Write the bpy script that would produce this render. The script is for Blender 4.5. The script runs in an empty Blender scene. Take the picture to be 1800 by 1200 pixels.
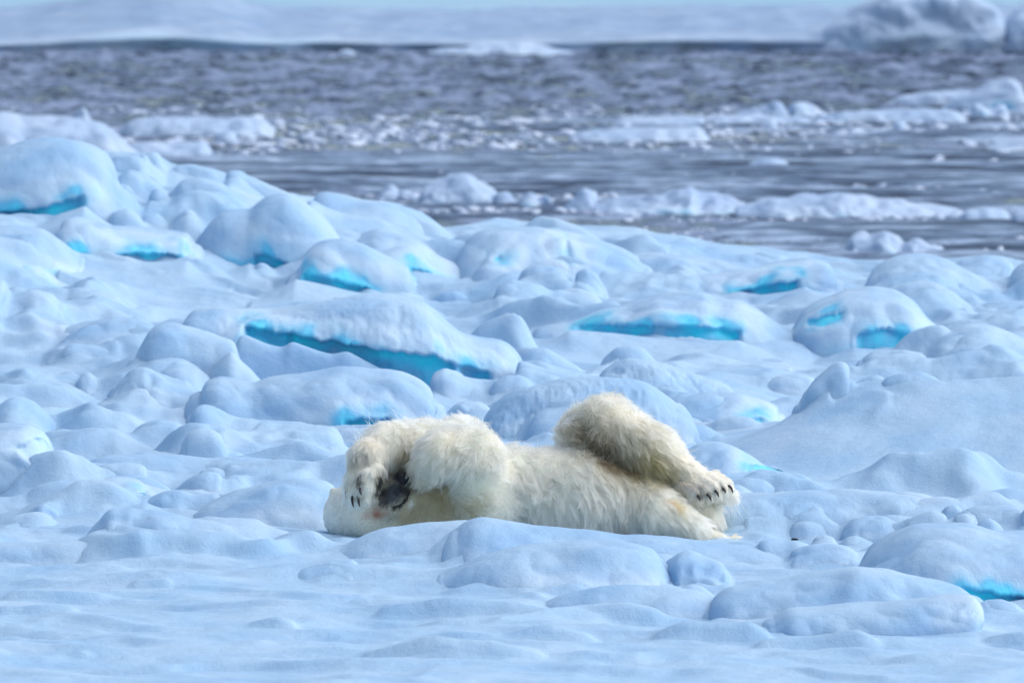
import bpy, math, random
import numpy as np
from mathutils import Vector, kdtree

# ------------------------------------------------------------------ camera, sky, sun, exposure
S = bpy.context.scene
C = S.collection
CAM = np.array([0.0, -50.0, 5.0])
PITCH = math.radians(4.56)
FPX = 900.0 / math.tan(math.radians(3.0))          # focal length in pixels of the 1800 px wide photograph
cam = bpy.data.cameras.new('camera')
cam.sensor_width = 36.0
cam.lens = 18.0 / math.tan(math.radians(3.0))
cam.clip_start = 1.0
cam.clip_end = 6000.0
cam.dof.use_dof = True
cam.dof.focus_distance = 50.1
cam.dof.aperture_fstop = 5.3
camo = bpy.data.objects.new('camera', cam)
camo.location = CAM
camo.rotation_euler = (math.pi / 2 - PITCH, 0, 0)
C.objects.link(camo)
S.camera = camo

SUN_EL, SUN_AZ = math.radians(50), math.radians(86)   # behind the scene, to the right
W = bpy.data.worlds.new('World')
S.world = W
W.use_nodes = True
nt = W.node_tree
nt.nodes.clear()
sky = nt.nodes.new('ShaderNodeTexSky')
sky.sky_type = 'NISHITA'
sky.sun_disc = False
sky.sun_elevation = SUN_EL
sky.sun_rotation = SUN_AZ
sky.air_density = 1.0
sky.dust_density = 0.4
sky.ozone_density = 1.3
bg = nt.nodes.new('ShaderNodeBackground')
bg.inputs['Strength'].default_value = 0.092
wo = nt.nodes.new('ShaderNodeOutputWorld')
nt.links.new(sky.outputs[0], bg.inputs[0])
nt.links.new(bg.outputs[0], wo.inputs[0])

sun = bpy.data.lights.new('sun', 'SUN')
sun.energy = 2.0
sun.angle = math.radians(85)
sun.color = (1.0, 0.965, 0.91)
suno = bpy.data.objects.new('sun', sun)
sd = Vector((math.sin(SUN_AZ) * math.cos(SUN_EL), math.cos(SUN_AZ) * math.cos(SUN_EL), math.sin(SUN_EL)))
suno.rotation_euler = (-sd).to_track_quat('-Z', 'Y').to_euler()
suno.location = (0, 0, 30)
C.objects.link(suno)

S.view_settings.view_transform = 'Standard'
S.view_settings.look = 'None'
S.view_settings.gamma = 1.0
S.view_settings.use_curve_mapping = False
S.view_settings.exposure = 0.78
S.render.engine = 'CYCLES'
S.cycles.max_bounces = 14
S.cycles.diffuse_bounces = 5
S.cycles.glossy_bounces = 14
S.cycles.transmission_bounces = 14
S.cycles.transparent_max_bounces = 8

rng = np.random.default_rng(7)
random.seed(7)

# ------------------------------------------------------------------ maths helpers
_perm = np.random.default_rng(11).permutation(256)
_perm = np.concatenate([_perm, _perm, _perm])
_gr = np.random.default_rng(12).normal(size=(256, 3))
_gr /= np.linalg.norm(_gr, axis=1)[:, None]


def perlin(p):
    p = np.asarray(p, float)
    i = np.floor(p).astype(np.int64)
    f = p - i
    i &= 255
    u = f * f * f * (f * (f * 6 - 15) + 10)
    out = 0
    for dx in (0, 1):
        wx = u[..., 0] if dx else 1 - u[..., 0]
        for dy in (0, 1):
            wy = u[..., 1] if dy else 1 - u[..., 1]
            for dz in (0, 1):
                wz = u[..., 2] if dz else 1 - u[..., 2]
                h = _perm[_perm[_perm[i[..., 0] + dx] + i[..., 1] + dy] + i[..., 2] + dz]
                g = _gr[h]
                d = g[..., 0] * (f[..., 0] - dx) + g[..., 1] * (f[..., 1] - dy) + g[..., 2] * (f[..., 2] - dz)
                out = out + wx * wy * wz * d
    return out * 1.5


def smooth1(a, n):
    k = np.hanning(2 * n + 3)
    return np.convolve(np.pad(a, n + 1, mode='edge'), k / k.sum(), 'valid')


def fbm(p, octv=4, gain=0.5, billow=False, ridge=False):
    a, s, p = 1.0, 0.0, np.array(p, float)
    for k in range(octv):
        n = perlin(p + 17.3 * k)
        if billow:
            n = np.abs(n) * 2 - 0.5
        if ridge:
            n = 0.5 - np.abs(n) * 2
        s = s + a * n
        a *= gain
        p = p * 2.03
    return s


def sstep(a, b, x):
    t = np.clip((x - a) / (b - a), 0, 1)
    return t * t * (3 - 2 * t)


def smax(a, b, k):
    h = np.clip(0.5 + 0.5 * (a - b) / k, 0, 1)
    return b * (1 - h) + a * h + k * h * (1 - h)


def ray(px, py):
    px, py = np.asarray(px, float), np.asarray(py, float)
    a, b = (px - 900) / FPX, (600 - py) / FPX
    cp, sp = math.cos(PITCH), math.sin(PITCH)
    return np.stack([a, cp + b * sp, -sp + b * cp + 0 * a], -1)


def at_depth(px, py, y):
    d = ray(px, py)
    t = (y - CAM[1]) / d[..., 1]
    return np.stack([t * d[..., 0], CAM[1] + t * d[..., 1], CAM[2] + t * d[..., 2]], -1)


# ------------------------------------------------------------------ materials
def new_mat(name):
    m = bpy.data.materials.new(name)
    m.use_nodes = True
    t = m.node_tree
    t.nodes.clear()
    out = t.nodes.new('ShaderNodeOutputMaterial')
    b = t.nodes.new('ShaderNodeBsdfPrincipled')
    t.links.new(b.outputs[0], out.inputs[0])
    return m, t, b


def node(t, typ, **kw):
    n = t.nodes.new(typ)
    for k, v in kw.items():
        if k.startswith('i_'):
            key = k[2:]
            n.inputs[int(key) if key.isdigit() else key].default_value = v
        else:
            setattr(n, k, v)
    return n


def noise_node(t, scale, detail=4, vec=None, rough=0.5):
    n = node(t, 'ShaderNodeTexNoise')
    n.inputs['Scale'].default_value = scale
    n.inputs['Detail'].default_value = detail
    n.inputs['Roughness'].default_value = rough
    if vec is None:
        tc = node(t, 'ShaderNodeTexCoord')
        vec = tc.outputs['Object']
    t.links.new(vec, n.inputs['Vector'])
    return n


def ramp(t, src, stops):
    r = node(t, 'ShaderNodeValToRGB')
    e = r.color_ramp.elements
    while len(e) < len(stops):
        e.new(0.5)
    for k, (p, c) in enumerate(stops):
        e[k].position = p
        e[k].color = c if len(c) == 4 else (*c, 1)
    t.links.new(src, r.inputs[0])
    return r


def mix_rgb(t, fac, a, b, mode='MIX'):
    m = node(t, 'ShaderNodeMix', data_type='RGBA', blend_type=mode)
    for s, v in ((0, fac), (6, a), (7, b)):
        if hasattr(v, 'links') or isinstance(v, bpy.types.NodeSocket):
            t.links.new(v, m.inputs[s])
        else:
            m.inputs[s].default_value = v if s == 0 else (*v, 1)
    return m.outputs[2]


SNOW = (0.40, 0.55, 0.69)
SNOW2 = (0.31, 0.485, 0.665)
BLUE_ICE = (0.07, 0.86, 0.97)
PALE_ICE_GLOW = (0.18, 0.55, 0.76)


def snow_material(name, c1, c2, sss=0.35, scale=0.04, bump=0.3, bscale=1.0):
    m, t, b = new_mat(name)
    n1 = noise_node(t, 2.2 * bscale, 5)
    base = mix_rgb(t, ramp(t, n1.outputs[0], [(0.35, (0, 0, 0)), (0.68, (1, 1, 1))]).outputs[0], c1, c2)
    at = node(t, 'ShaderNodeAttribute', attribute_name='ice')
    n2 = noise_node(t, 9 * bscale, 4)
    wob = node(t, 'ShaderNodeMath', operation='MULTIPLY_ADD')
    t.links.new(n2.outputs[0], wob.inputs[0])
    wob.inputs[1].default_value = 0.5
    wob.inputs[2].default_value = 0.75
    fac = node(t, 'ShaderNodeMath', operation='MULTIPLY', use_clamp=True)
    t.links.new(at.outputs['Fac'], fac.inputs[0])
    t.links.new(wob.outputs[0], fac.inputs[1])
    icer = ramp(t, fac.outputs[0], [(0.0, (1, 1, 1)), (0.45, PALE_ICE_GLOW), (1.0, BLUE_ICE)])
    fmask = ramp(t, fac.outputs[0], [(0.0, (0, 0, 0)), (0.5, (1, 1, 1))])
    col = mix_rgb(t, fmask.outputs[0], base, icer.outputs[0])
    t.links.new(col, b.inputs['Base Color'])
    b.inputs['Subsurface Weight'].default_value = sss
    b.inputs['Subsurface Radius'].default_value = (1.0, 1.0, 1.0)
    b.inputs['Subsurface Scale'].default_value = scale
    ro = ramp(t, fmask.outputs[0], [(0, (0.62,) * 3), (1, (0.3,) * 3)])
    t.links.new(ro.outputs[0], b.inputs['Roughness'])
    b.inputs['IOR'].default_value = 1.31
    b.inputs['Specular IOR Level'].default_value = 0.35
    # crusted, granular relief
    n3 = noise_node(t, 14 * bscale, 6, rough=0.6)
    n4 = noise_node(t, 90 * bscale, 3, rough=0.6)
    ad = node(t, 'ShaderNodeMath', operation='MULTIPLY_ADD')
    t.links.new(n4.outputs[0], ad.inputs[0])
    ad.inputs[1].default_value = 0.25
    t.links.new(n3.outputs[0], ad.inputs[2])
    bp = node(t, 'ShaderNodeBump')
    bp.inputs['Strength'].default_value = bump
    bp.inputs['Distance'].default_value = 0.045
    t.links.new(ad.outputs[0], bp.inputs['Height'])
    t.links.new(bp.outputs[0], b.inputs['Normal'])
    return m


M_SNOW = snow_material('snow', SNOW, SNOW2)
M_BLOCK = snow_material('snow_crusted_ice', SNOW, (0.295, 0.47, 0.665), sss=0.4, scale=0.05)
M_FAR = snow_material('floating_ice', (0.33, 0.42, 0.55), (0.25, 0.36, 0.51), sss=0.25, scale=0.05, bscale=0.6)
M_FLOAT = snow_material('floating_brash_ice', (0.46, 0.56, 0.70), (0.34, 0.46, 0.63), sss=0.3, scale=0.05, bscale=0.6)
M_SHEET = snow_material('pale_turquoise_ice', (0.36, 0.52, 0.62), (0.28, 0.46, 0.58), sss=0.0, bscale=0.1)
M_BRASH = snow_material('brash_ice', (0.68, 0.75, 0.87), (0.50, 0.60, 0.75), sss=0.0)


# ------------------------------------------------------------------ object helpers
def link(o, parent=None):
    C.objects.link(o)
    if parent is not None:
        o.parent = parent
    return o


def tag(o, label=None, cat=None, group=None, kind=None):
    if label:
        o['label'] = label
    if cat:
        o['category'] = cat
    if group:
        o['group'] = group
    if kind:
        o['kind'] = kind
    return o


def mesh_obj(name, verts, faces, mat, smooth=True, parent=None, attrs=None):
    """faces: (n,4) or (n,3) int array"""
    me = bpy.data.meshes.new(name)
    v = np.asarray(verts, np.float32)
    f = np.asarray(faces, np.int32)
    k = f.shape[1]
    me.vertices.add(len(v))
    me.vertices.foreach_set('co', v.ravel())
    me.loops.add(f.size)
    me.loops.foreach_set('vertex_index', f.ravel())
    me.polygons.add(len(f))
    me.polygons.foreach_set('loop_start', np.arange(len(f), dtype=np.int32) * k)
    me.update(calc_edges=True)
    me.validate()
    if smooth:
        me.polygons.foreach_set('use_smooth', np.ones(len(me.polygons), bool))
    for an, av in (attrs or {}).items():
        av = np.asarray(av, np.float32)
        if av.ndim == 1:
            a = me.attributes.new(an, 'FLOAT', 'POINT')
            a.data.foreach_set('value', av)
        else:
            a = me.attributes.new(an, 'FLOAT_COLOR', 'POINT')
            a.data.foreach_set('color', np.concatenate([av, np.ones((len(av), 1))], 1).astype(np.float32).ravel())
    me.materials.append(mat)
    return link(bpy.data.objects.new(name, me), parent)


def grid_faces(nu, nv, cyc=False):
    a = np.arange(nu * nv).reshape(nu, nv)
    if cyc:
        b = np.roll(a, -1, 1)
        q = np.stack([a[:-1], a[1:], b[1:], b[:-1]], -1)
    else:
        q = np.stack([a[:-1, :-1], a[1:, :-1], a[1:, 1:], a[:-1, 1:]], -1)
    return q.reshape(-1, 4)


def vnormals(P):
    """normals of a (nu,nv,3) sheet cyclic in v"""
    du = np.gradient(P, axis=0)
    dv = np.roll(P, -1, 1) - np.roll(P, 1, 1)
    n = np.cross(dv, du)
    return n / (np.linalg.norm(n, axis=-1, keepdims=True) + 1e-9)


# ------------------------------------------------------------------ the ice floe
SEA = -0.75
xs = np.concatenate([np.linspace(-30, -4.2, 40)[:-1], np.linspace(-4.2, 4.2, 470), np.linspace(4.2, 30, 40)[1:]])
ys = np.concatenate([np.linspace(-30, -8.5, 40)[:-1], np.linspace(-8.5, 22.5, 1020)])
GX, GY = np.meshgrid(xs, ys, indexing='ij')
crest_px = [(-900, 262), (-60, 268), (0, 268), (60, 252), (130, 256), (190, 278), (270, 282), (300, 298), (400, 308), (500, 343), (560, 348),
            (640, 364), (760, 390), (800, 387), (900, 383), (1000, 391), (1100, 409), (1200, 419), (1250, 434), (1400, 446),
            (1500, 458), (1600, 456), (1700, 458), (1800, 462), (2700, 470)]
YC = 19.0
cp = at_depth([p[0] for p in crest_px], [p[1] for p in crest_px], YC)
hc = np.interp(GX, cp[:, 0], cp[:, 2])
edge = YC + 0.9 * perlin(np.stack([GX * 0.35, GX * 0 + 3.3, GX * 0], -1)) * 0.5
s = np.clip((GY - 6.5) / (edge - 6.5), 0, 1)
G = hc * s ** 1.5
P3 = np.stack([GX, GY, GX * 0], -1)
rough = sstep(-1.0, 2.5, GY) * (1 - 0.45 * sstep(16, 19, GY))
G = G + 0.035 * fbm(P3 * 0.55 + 5, 3)
wq = np.stack([GX + 0.35 * fbm(P3 * 0.8 + 3, 2), GY + 0.35 * fbm(P3 * 0.8 + 60, 2), GX * 0], -1)
G = G + rough * 0.085 * fbm(wq * np.array([0.85, 1.15, 1]) + 9, 3, gain=.36, ridge=True) + rough * 0.012 * fbm(P3 * np.array([1.7, 1.6, 1]) + 19, 2)
# soft wind-packed drifts with low ledges in the foreground
wx = GX + 0.5 * fbm(P3 * 0.4, 2)
wy = GY + 0.6 * fbm(P3 * 0.5 + 31, 2)
led = fbm(np.stack([wx * 0.6, wy * 0.95, wx * 0], -1) + 40, 3, ridge=True)
G = G + (1 - rough * 0.6) * 0.040 * led
G = G + 0.007 * fbm(P3 * np.array([3, 4.5, 1]), 3) + 0.0016 * fbm(P3 * np.array([11, 14, 1]) + 3, 3)
# the hollow the bear lies in
bm_ = np.exp(-((GX - 0.1) / 1.3) ** 4 - ((GY - 0.25) / 0.55) ** 4)
G = G * (1 - bm_) + bm_ * (-0.03)
# folds: crisp snow crests, steep toward the sea wind, overlapping like scales
frng = np.random.default_rng(21)
WU = GX + 0.16 * fbm(P3 * 1.3 + 70, 3)
WV = GY + 0.20 * fbm(P3 * 1.3 + 90, 3)


def fold(x, y, wid, hgt, ang, tf, tb):
    r = max(wid, tf, tb) * 1.3 + 0.35
    i0, i1 = np.searchsorted(xs, x - r), np.searchsorted(xs, x + r)
    j0, j1 = np.searchsorted(ys, y - r), np.searchsorted(ys, y + r)
    if i1 - i0 < 3 or j1 - j0 < 3:
        return
    dx, dy = WU[i0:i1, j0:j1] - x, WV[i0:i1, j0:j1] - y
    u = (dx * math.cos(ang) + dy * math.sin(ang)) / (wid * 0.5)
    v = -dx * math.sin(ang) + dy * math.cos(ang) - 0.25 * wid * u * u * 0.5
    env = np.clip(1 - u * u, 0, 1) ** 1.2
    t = np.clip(np.where(v < 0, -v / tf, v / tb), 0, 1)
    pf = np.where(v < 0, 0.45 * (1 - t) ** 1.6 + 0.55 * (0.5 + 0.5 * np.cos(math.pi * t)), (1 - t) ** 1.5)
    G[i0:i1, j0:j1] += hgt * env * pf * (1 - bm_[i0:i1, j0:j1])


for k in range(430):
    x, y = frng.uniform(-4.6, 4.6), frng.uniform(-1.0, 17.5)
    if x > 0.9 and 3.2 < y < 9.5 and frng.random() < 0.8:
        continue
    H_ = 0.03 + 0.10 * frng.random() ** 1.6
    W_ = frng.uniform(0.35, 0.8) + H_ * 5 * frng.random()
    fold(x, y, W_, H_, frng.normal() * 0.35 - 0.1, H_ * frng.uniform(1.6, 3.2), H_ * frng.uniform(3, 5) + 0.1)
for k in range(80):
    x, y = frng.uniform(-4.4, 4.4), frng.uniform(0.8, 17.0)
    if x > 0.9 and 3.2 < y < 9.5 and frng.random() < 0.8:
        continue
    H_ = frng.uniform(0.07, 0.14) * (0.55 if y < 2.5 else 1)
    fold(x, y, frng.uniform(0.6, 1.5), H_, frng.normal() * 0.4 - 0.15, H_ * frng.uniform(1.8, 3.0), H_ * frng.uniform(3, 4.5) + 0.15)
for k in range(70):
    x, y = frng.uniform(-3.2, 3.2), frng.uniform(-7.5, -1.0)
    H_ = frng.uniform(0.012, 0.04)
    fold(x, y, frng.uniform(0.6, 2.0), H_, frng.normal() * 0.25, H_ * frng.uniform(2.5, 5), H_ * 8 + 0.2)
# the back edge falls into the sea
fall = sstep(0, 1.3, GY - edge)
G = G * (1 - fall) + (SEA - 0.5) * fall


def sample_ground(x, y):
    x, y = np.asarray(x, float), np.asarray(y, float)
    i = np.clip(np.searchsorted(xs, x) - 1, 0, len(xs) - 2)
    j = np.clip(np.searchsorted(ys, y) - 1, 0, len(ys) - 2)
    fx = np.clip((x - xs[i]) / (xs[i + 1] - xs[i]), 0, 1)
    fy = np.clip((y - ys[j]) / (ys[j + 1] - ys[j]), 0, 1)
    return (G[i, j] * (1 - fx) * (1 - fy) + G[i + 1, j] * fx * (1 - fy) + G[i, j + 1] * (1 - fx) * fy + G[i + 1, j + 1] * fx * fy)


APRON = []
LIPS = []


def hit_ground(px, py):
    yy = np.linspace(-8, 19.5, 1400)
    p = at_depth(np.full_like(yy, px), np.full_like(yy, py), yy)
    # smoothed ground so that one bump does not decide
    z = sample_ground(p[:, 0], yy)
    z = np.convolve(np.pad(z, 8, mode='edge'), np.ones(17) / 17, 'valid')
    k = np.nonzero(p[:, 2] <= z)[0]
    return yy[k[0]] if len(k) else 19.0


def hit_sea(px, py):
    d = ray(px, py)
    return CAM[1] + d[1] * (SEA - CAM[2]) / d[2]


def outline(pts, n):
    px = np.array([p[0] for p in pts], float)
    py = np.array([p[1] for p in pts], float)
    d = np.concatenate([[0], np.cumsum(np.hypot(np.diff(px), np.diff(py)))])
    t = np.linspace(0, d[-1], n)
    X, Y = np.interp(t, d, px), np.interp(t, d, py)
    w = max(1, int(n / len(pts) * 0.55))
    k = np.hanning(2 * w + 3)
    k /= k.sum()
    pad = w + 1
    Xp = np.concatenate([2 * X[0] - X[1:pad + 1][::-1], X, 2 * X[-1] - X[-pad - 1:-1][::-1]])
    Yp = np.concatenate([2 * Y[0] - Y[1:pad + 1][::-1], Y, 2 * Y[-1] - Y[-pad - 1:-1][::-1]])
    return np.convolve(Xp, k, 'valid'), np.convolve(Yp, k, 'valid')


def drift(pts, base, tf=0.5, tb=0.8, p=1.6, sharp=0.02):
    """raise a wind drift out of the floe surface along a traced crest"""
    X, Y = outline(pts, 80)
    yf = hit_ground(float(np.mean(X)), base)
    yc = yf + tf
    q = at_depth(X, Y, yc)
    o = np.argsort(q[:, 0])
    i0, i1 = np.searchsorted(xs, q[:, 0].min() - 0.1), np.searchsorted(xs, q[:, 0].max() + 0.1)
    j0, j1 = np.searchsorted(ys, yc - 1.2 * tf - 0.15), np.searchsorted(ys, yc + 2.3 * tb + 0.15)
    gx, gy = GX[i0:i1, j0:j1], GY[i0:i1, j0:j1]
    x1 = xs[i0:i1]
    zc = np.interp(x1, q[o, 0], q[o, 2], left=-9, right=-9)
    z0 = smooth1(sample_ground(xs, np.full(len(xs), yc)), 60)[i0:i1]
    if base > 1000:
        zc = zc + 0.012 * fbm(np.stack([x1 * 2.5, x1 * 0 + base, x1 * 0], -1), 3)
    h = np.clip(zc - z0, 0, None)
    w = (q[:, 0].max() - q[:, 0].min()) * 0.3 + 1e-6
    if base > 1000:
        h = h * np.clip(0.8 + 1.1 * fbm(np.stack([x1 * 1.7, x1 * 0 + base * 1.3, x1 * 0], -1), 2), 0.1, 1.4)
    h = (h * sstep(q[:, 0].min(), q[:, 0].min() + w, x1) * (1 - sstep(q[:, 0].max() - w, q[:, 0].max(), x1)))[:, None]
    wob = min(0.25 * tf, 0.09) * fbm(np.stack([gx * 1.8, gy * 1.2, gx * 0 + base], -1), 3)
    d = gy + wob - yc
    t = np.where(d < 0, -d / tf, d / (2.2 * tb))
    tc = np.clip(t, 0, 1)
    prof = np.where(t < 1, np.where(d < 0, (1 - tc) ** 1.7, (1 - tc) ** 1.4), 0)
    cand = np.where((h > 0.001) & (prof > 0), z0[:, None] + (h + 0.08) * prof - 0.08 - 0.08 * (1 - sstep(0, 0.04, h)), -9)
    G[i0:i1, j0:j1] = smax(G[i0:i1, j0:j1], cand, sharp)


# foreground ledges and the big smooth drift on the right
drift([(1150, 800), (1230, 770), (1320, 740), (1440, 715), (1520, 695), (1600, 680), (1650, 673), (1700, 668), (1760, 665), (1850, 658), (1990, 655), (2200, 680)], 868, 2.6, 1.6, 1.5, 0.03)
for a in (
    ([(-60, 1008), (0, 1007), (60, 1004), (130, 1006), (165, 1016), (190, 1032), (240, 1046), (300, 1063)], 1066, .35, .7, 1.7),
    ([(-60, 1066), (0, 1066), (80, 1064), (150, 1068), (190, 1076)], 1082, .3, .6, 1.7),
    ([(200, 1030), (225, 1018), (250, 1011), (290, 1013), (330, 1026)], 1036, .25, .5, 1.8),
    ([(285, 1100), (340, 1088), (400, 1084), (480, 1079), (520, 1084), (560, 1098)], 1107, .3, .6, 1.7),
    ([(250, 1122), (300, 1107), (370, 1102), (450, 1108), (500, 1122), (540, 1134)], 1136, .3, .5, 1.8),
    ([(500, 1062), (600, 1060), (700, 1055), (850, 1053), (1000, 1057), (1200, 1060), (1330, 1066)], 1078, .35, .8, 1.7),
    ([(660, 1108), (700, 1103), (760, 1100), (900, 1097), (1030, 1094), (1120, 1102)], 1126, .35, .7, 1.7),
    ([(520, 1134), (600, 1128), (750, 1127), (900, 1134), (1000, 1142), (1050, 1154)], 1160, .35, .7, 1.7),
    ([(1270, 1136), (1340, 1118), (1420, 1110), (1500, 1107), (1560, 1113), (1600, 1124)], 1146, .35, .6, 1.7),
    ([(1100, 1120), (1190, 1098), (1260, 1090), (1330, 1092), (1400, 1108)], 1132, .35, .6, 1.7),
    ([(1660, 1130), (1740, 1106), (1800, 1099), (1900, 1098)], 1142, .35, .6, 1.7),
    ([(-80, 1128), (0, 1122), (120, 1126), (220, 1142)], 1160, .35, .7, 1.7),
    ([(900, 1176), (1050, 1166), (1200, 1160), (1400, 1166), (1500, 1178)], 1190, .35, .6, 1.7),
    ([(-40, 520), (0, 505), (40, 512), (90, 505), (150, 512), (210, 530)], 545, .8, 1.0, 1.5),
    ([(100, 478), (200, 466), (330, 470), (440, 486), (600, 505), (700, 520)], 520, 1.2, 1.4, 1.4),
    ([(880, 560), (960, 548), (1020, 556), (1060, 575)], 600, .8, 1.0, 1.5),
    ([(1250, 610), (1330, 596), (1390, 600), (1440, 622), (1500, 640)], 648, .8, 1.0, 1.5),
):
    drift(a[0], a[1], a[2] * (0.42 if a[1] > 1000 else 1.2), *a[3:])
icea = np.clip(0.25 * fbm(P3 * 0.9 + 77, 3) - 0.12, 0, 0.3) * rough


# ------------------------------------------------------------------ blocks of ice
def ice_block(name, label, pts, base, tf=None, tb=None, p=1.9, rgh=1.0, ice=0.32, caves=(), cat='ice block', group=None,
              sea=False, mat=None, bury=0.14, seed=None, streak=0.0, yfoot=None, flare=0.0, apron=1.0, soft=None, lips=(), dy=0.0):
    """a rounded, snow-crusted lump: crest traced at its own distance, real front and back; caves = hollows cut into its front"""
    w = max(p_[0] for p_ in pts) - min(p_[0] for p_ in pts)
    nu = int(np.clip(w / 2.2, 18, 230))
    X, Y = outline(pts, nu)
    pxc = float(np.mean(X))
    yf = yfoot if yfoot is not None else (hit_sea(pxc, base) if sea else hit_ground(pxc, base)) + dy
    mpp = (yf + 50) / FPX
    if soft is None:
        soft = 0.0 if (caves or sea or name in ('ice_boulder', 'ice_shard', 'overhanging_ice_slab')) else (0.48 if name in ('ice_block', 'ice_slab') else 0.4 if name in ('snow_bank', 'snow_ledge', 'ice_ledge') else 0.75 if name in ('snow_mound', 'snow_ridge') else 0.6)
    if soft > 0.3:
        bury = 0.11
    H = max(0.02, (base - Y.min()) * mpp)
    wm = w * mpp
    if tf is None:
        tf = min(1.0 * H + 0.08, 0.6 * wm + 0.05)
    else:
        tf = tf * 1.25
    if tb is None:
        tb = min(1.3 * H + 0.12, 0.6 * wm + 0.1)
    yc = yf + tf
    q = at_depth(X, Y, yc)
    zg = np.full(nu, SEA) if sea else sample_ground(q[:, 0], q[:, 1])
    zg = np.minimum(zg, np.median(zg) + 0.02)
    zb = float(min(zg.min(), np.median(zg)) - bury)
    if not sea:
        APRON.append((q[:, 0].copy(), q[:, 2].copy(), zg.copy(), yc, tf, tb, 0.35 if caves else apron))
    # round the two ends down to the buried base
    ends = []
    for side in (0, -1):
        h_e = q[side, 2] - zb
        dirn = -1 if side == 0 else 1
        ang = np.linspace(0.1, 1, 7) * math.pi / 2
        rr = min(0.35 * h_e, 0.12 * wm) + 0.01
        ex = q[side, 0] + dirn * rr * np.sin(ang)
        ez = zb + h_e * np.cos(ang) ** 0.7
        e = np.stack([ex, np.full(7, yc), ez], -1)
        ends.append(e[::-1] if side == 0 else e)
    q = np.concatenate([ends[0], q, ends[1]], 0)
    nU = len(q)
    hh = np.clip(q[:, 2] - zb, 0.0, None)
    e = np.sqrt(np.clip(hh / max(hh.max(), 1e-3), 0, 1)) ** 1.1
    nf, nb = (34, 14) if w > 90 else (22, 10)
    if caves:
        nf = 64
    # even spacing in height on the front
    zf = np.concatenate([np.linspace(0, 0.9, int(nf * .7), endpoint=False), 0.9 + 0.1 * (1 - (1 - np.linspace(0, 1, nf - int(nf * .7))) ** 2)])
    yfp = -(np.clip(1 - zf ** p, 0, 1)) ** (1 / p)
    yfp = (1 - soft) * yfp - soft * 1.9 * np.arccos(np.clip(2 * zf - 1, -1, 1)) / math.pi
    for lp in lips:
        LIPS.append((lp, yf + 0.02))
    tbk = np.linspace(0, 1, nb + 1)[1:]
    ybp = np.sin(tbk * math.pi / 2)
    zbp = np.clip(1 - ybp ** 2.2, 0, 1) ** (1 / 2.2)
    zz = np.concatenate([zf, zbp])
    yy = np.concatenate([yfp * tf, ybp * tb])
    P = np.zeros((nU, len(zz), 3))
    P[..., 0] = q[:, 0, None]
    P[..., 1] = yc + yy[None] * np.maximum(e, 0.03)[:, None]
    P[..., 2] = zb + hh[:, None] * zz[None]
    sd_ = seed if seed is not None else (abs(hash((round(pts[0][0]), round(pts[0][1]), base))) % 97)
    N = vnormals(P)
    sc = 1.0 / max(0.28, min(0.5, H))
    amp = rgh * min(0.034, 0.008 + 0.06 * H)
    if sea:
        amp *= 1.6
    att = sstep(0.0, 0.35, zz)[None] * np.maximum(e, 0.1)[:, None]
    # the crest itself keeps its traced line: little of the coarse noise there
    cr = 1 - 0.65 * np.exp(-((zz - 1) / 0.06) ** 2)[None]
    d = amp * fbm(P * sc * 0.8 + sd_, 2) * 1.3 + amp * 1.0 * fbm(P * sc * np.array([0.9, 0.9, 1.2]) + sd_ + 40, 2, gain=.35, ridge=True) + 0.09 * amp * fbm(P * np.array([3, 3, 14]) + sd_, 2) + (amp * 0.35 * (rgh - 1) * fbm(P * sc * 1.8 + sd_, 2, billow=True) if rgh > 1 else 0) + 0.0022 * fbm(P * 9 + sd_, 3)
    if streak:
        d = d + streak * 0.02 * fbm(P * np.array([14, 14, 2.0]) + sd_, 3, billow=True)
    P = P + N * (d * att * cr)[..., None]
    # bluer low on the front: bare ice, plus light through the ice painted in
    front = (yy < 0)[None] * np.ones((nU, 1))
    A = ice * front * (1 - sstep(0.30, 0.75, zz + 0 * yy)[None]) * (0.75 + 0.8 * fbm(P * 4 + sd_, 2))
    if caves:
        d_ = P - CAM
        depth = d_[..., 1] * math.cos(PITCH) - d_[..., 2] * math.sin(PITCH)
        up = d_[..., 1] * math.sin(PITCH) + d_[..., 2] * math.cos(PITCH)
        sx = 900 + FPX * d_[..., 0] / depth
        sy = 600 - FPX * up / depth
        for cv in caves:
            st, dep, cpts = cv
            cx = [c[0] for c in cpts]
            top = np.interp(sx, cx, [c[1] for c in cpts]) + 6.0 * perlin(np.stack([sx * .04, sx * 0, sx * 0 + sd_], -1)) + 2.0 * perlin(np.stack([sx * .15, sx * 0, sx * 0 + sd_], -1))
            bot = np.interp(sx, cx, [c[2] for c in cpts]) + 2.0 * perlin(np.stack([sx * .08, sx * 0, sx * 0 + sd_ + 9], -1))
            inx = sstep(cx[0] - 8, cx[0] + 10, sx) * (1 - sstep(cx[-1] - 10, cx[-1] + 8, sx))
            m_ = inx * sstep(top - 6, top + 5, sy) * (1 - sstep(bot - 3, bot + 5, sy)) * front
            P[..., 1] += m_ * 0.42 * dep * np.maximum(e, 0.2)[:, None]
            halo = sstep(cx[0] - 60, cx[0] + 16, sx) * (1 - sstep(cx[-1] - 16, cx[-1] + 60, sx)) * sstep(top - 60, top + 2, sy) * (1 - sstep(bot - 2, bot + 24, sy)) * front  # cyan glow of light coming through the ice, painted as colour
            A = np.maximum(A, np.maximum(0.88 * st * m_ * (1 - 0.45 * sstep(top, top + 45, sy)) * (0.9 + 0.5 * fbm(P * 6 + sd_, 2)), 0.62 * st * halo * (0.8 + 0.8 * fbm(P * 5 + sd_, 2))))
    o = mesh_obj(name, P.reshape(-1, 3), grid_faces(nU, len(zz), True)[:, ::-1], mat or M_BLOCK, attrs={'ice': np.clip(A, 0, 1).ravel()})
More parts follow.
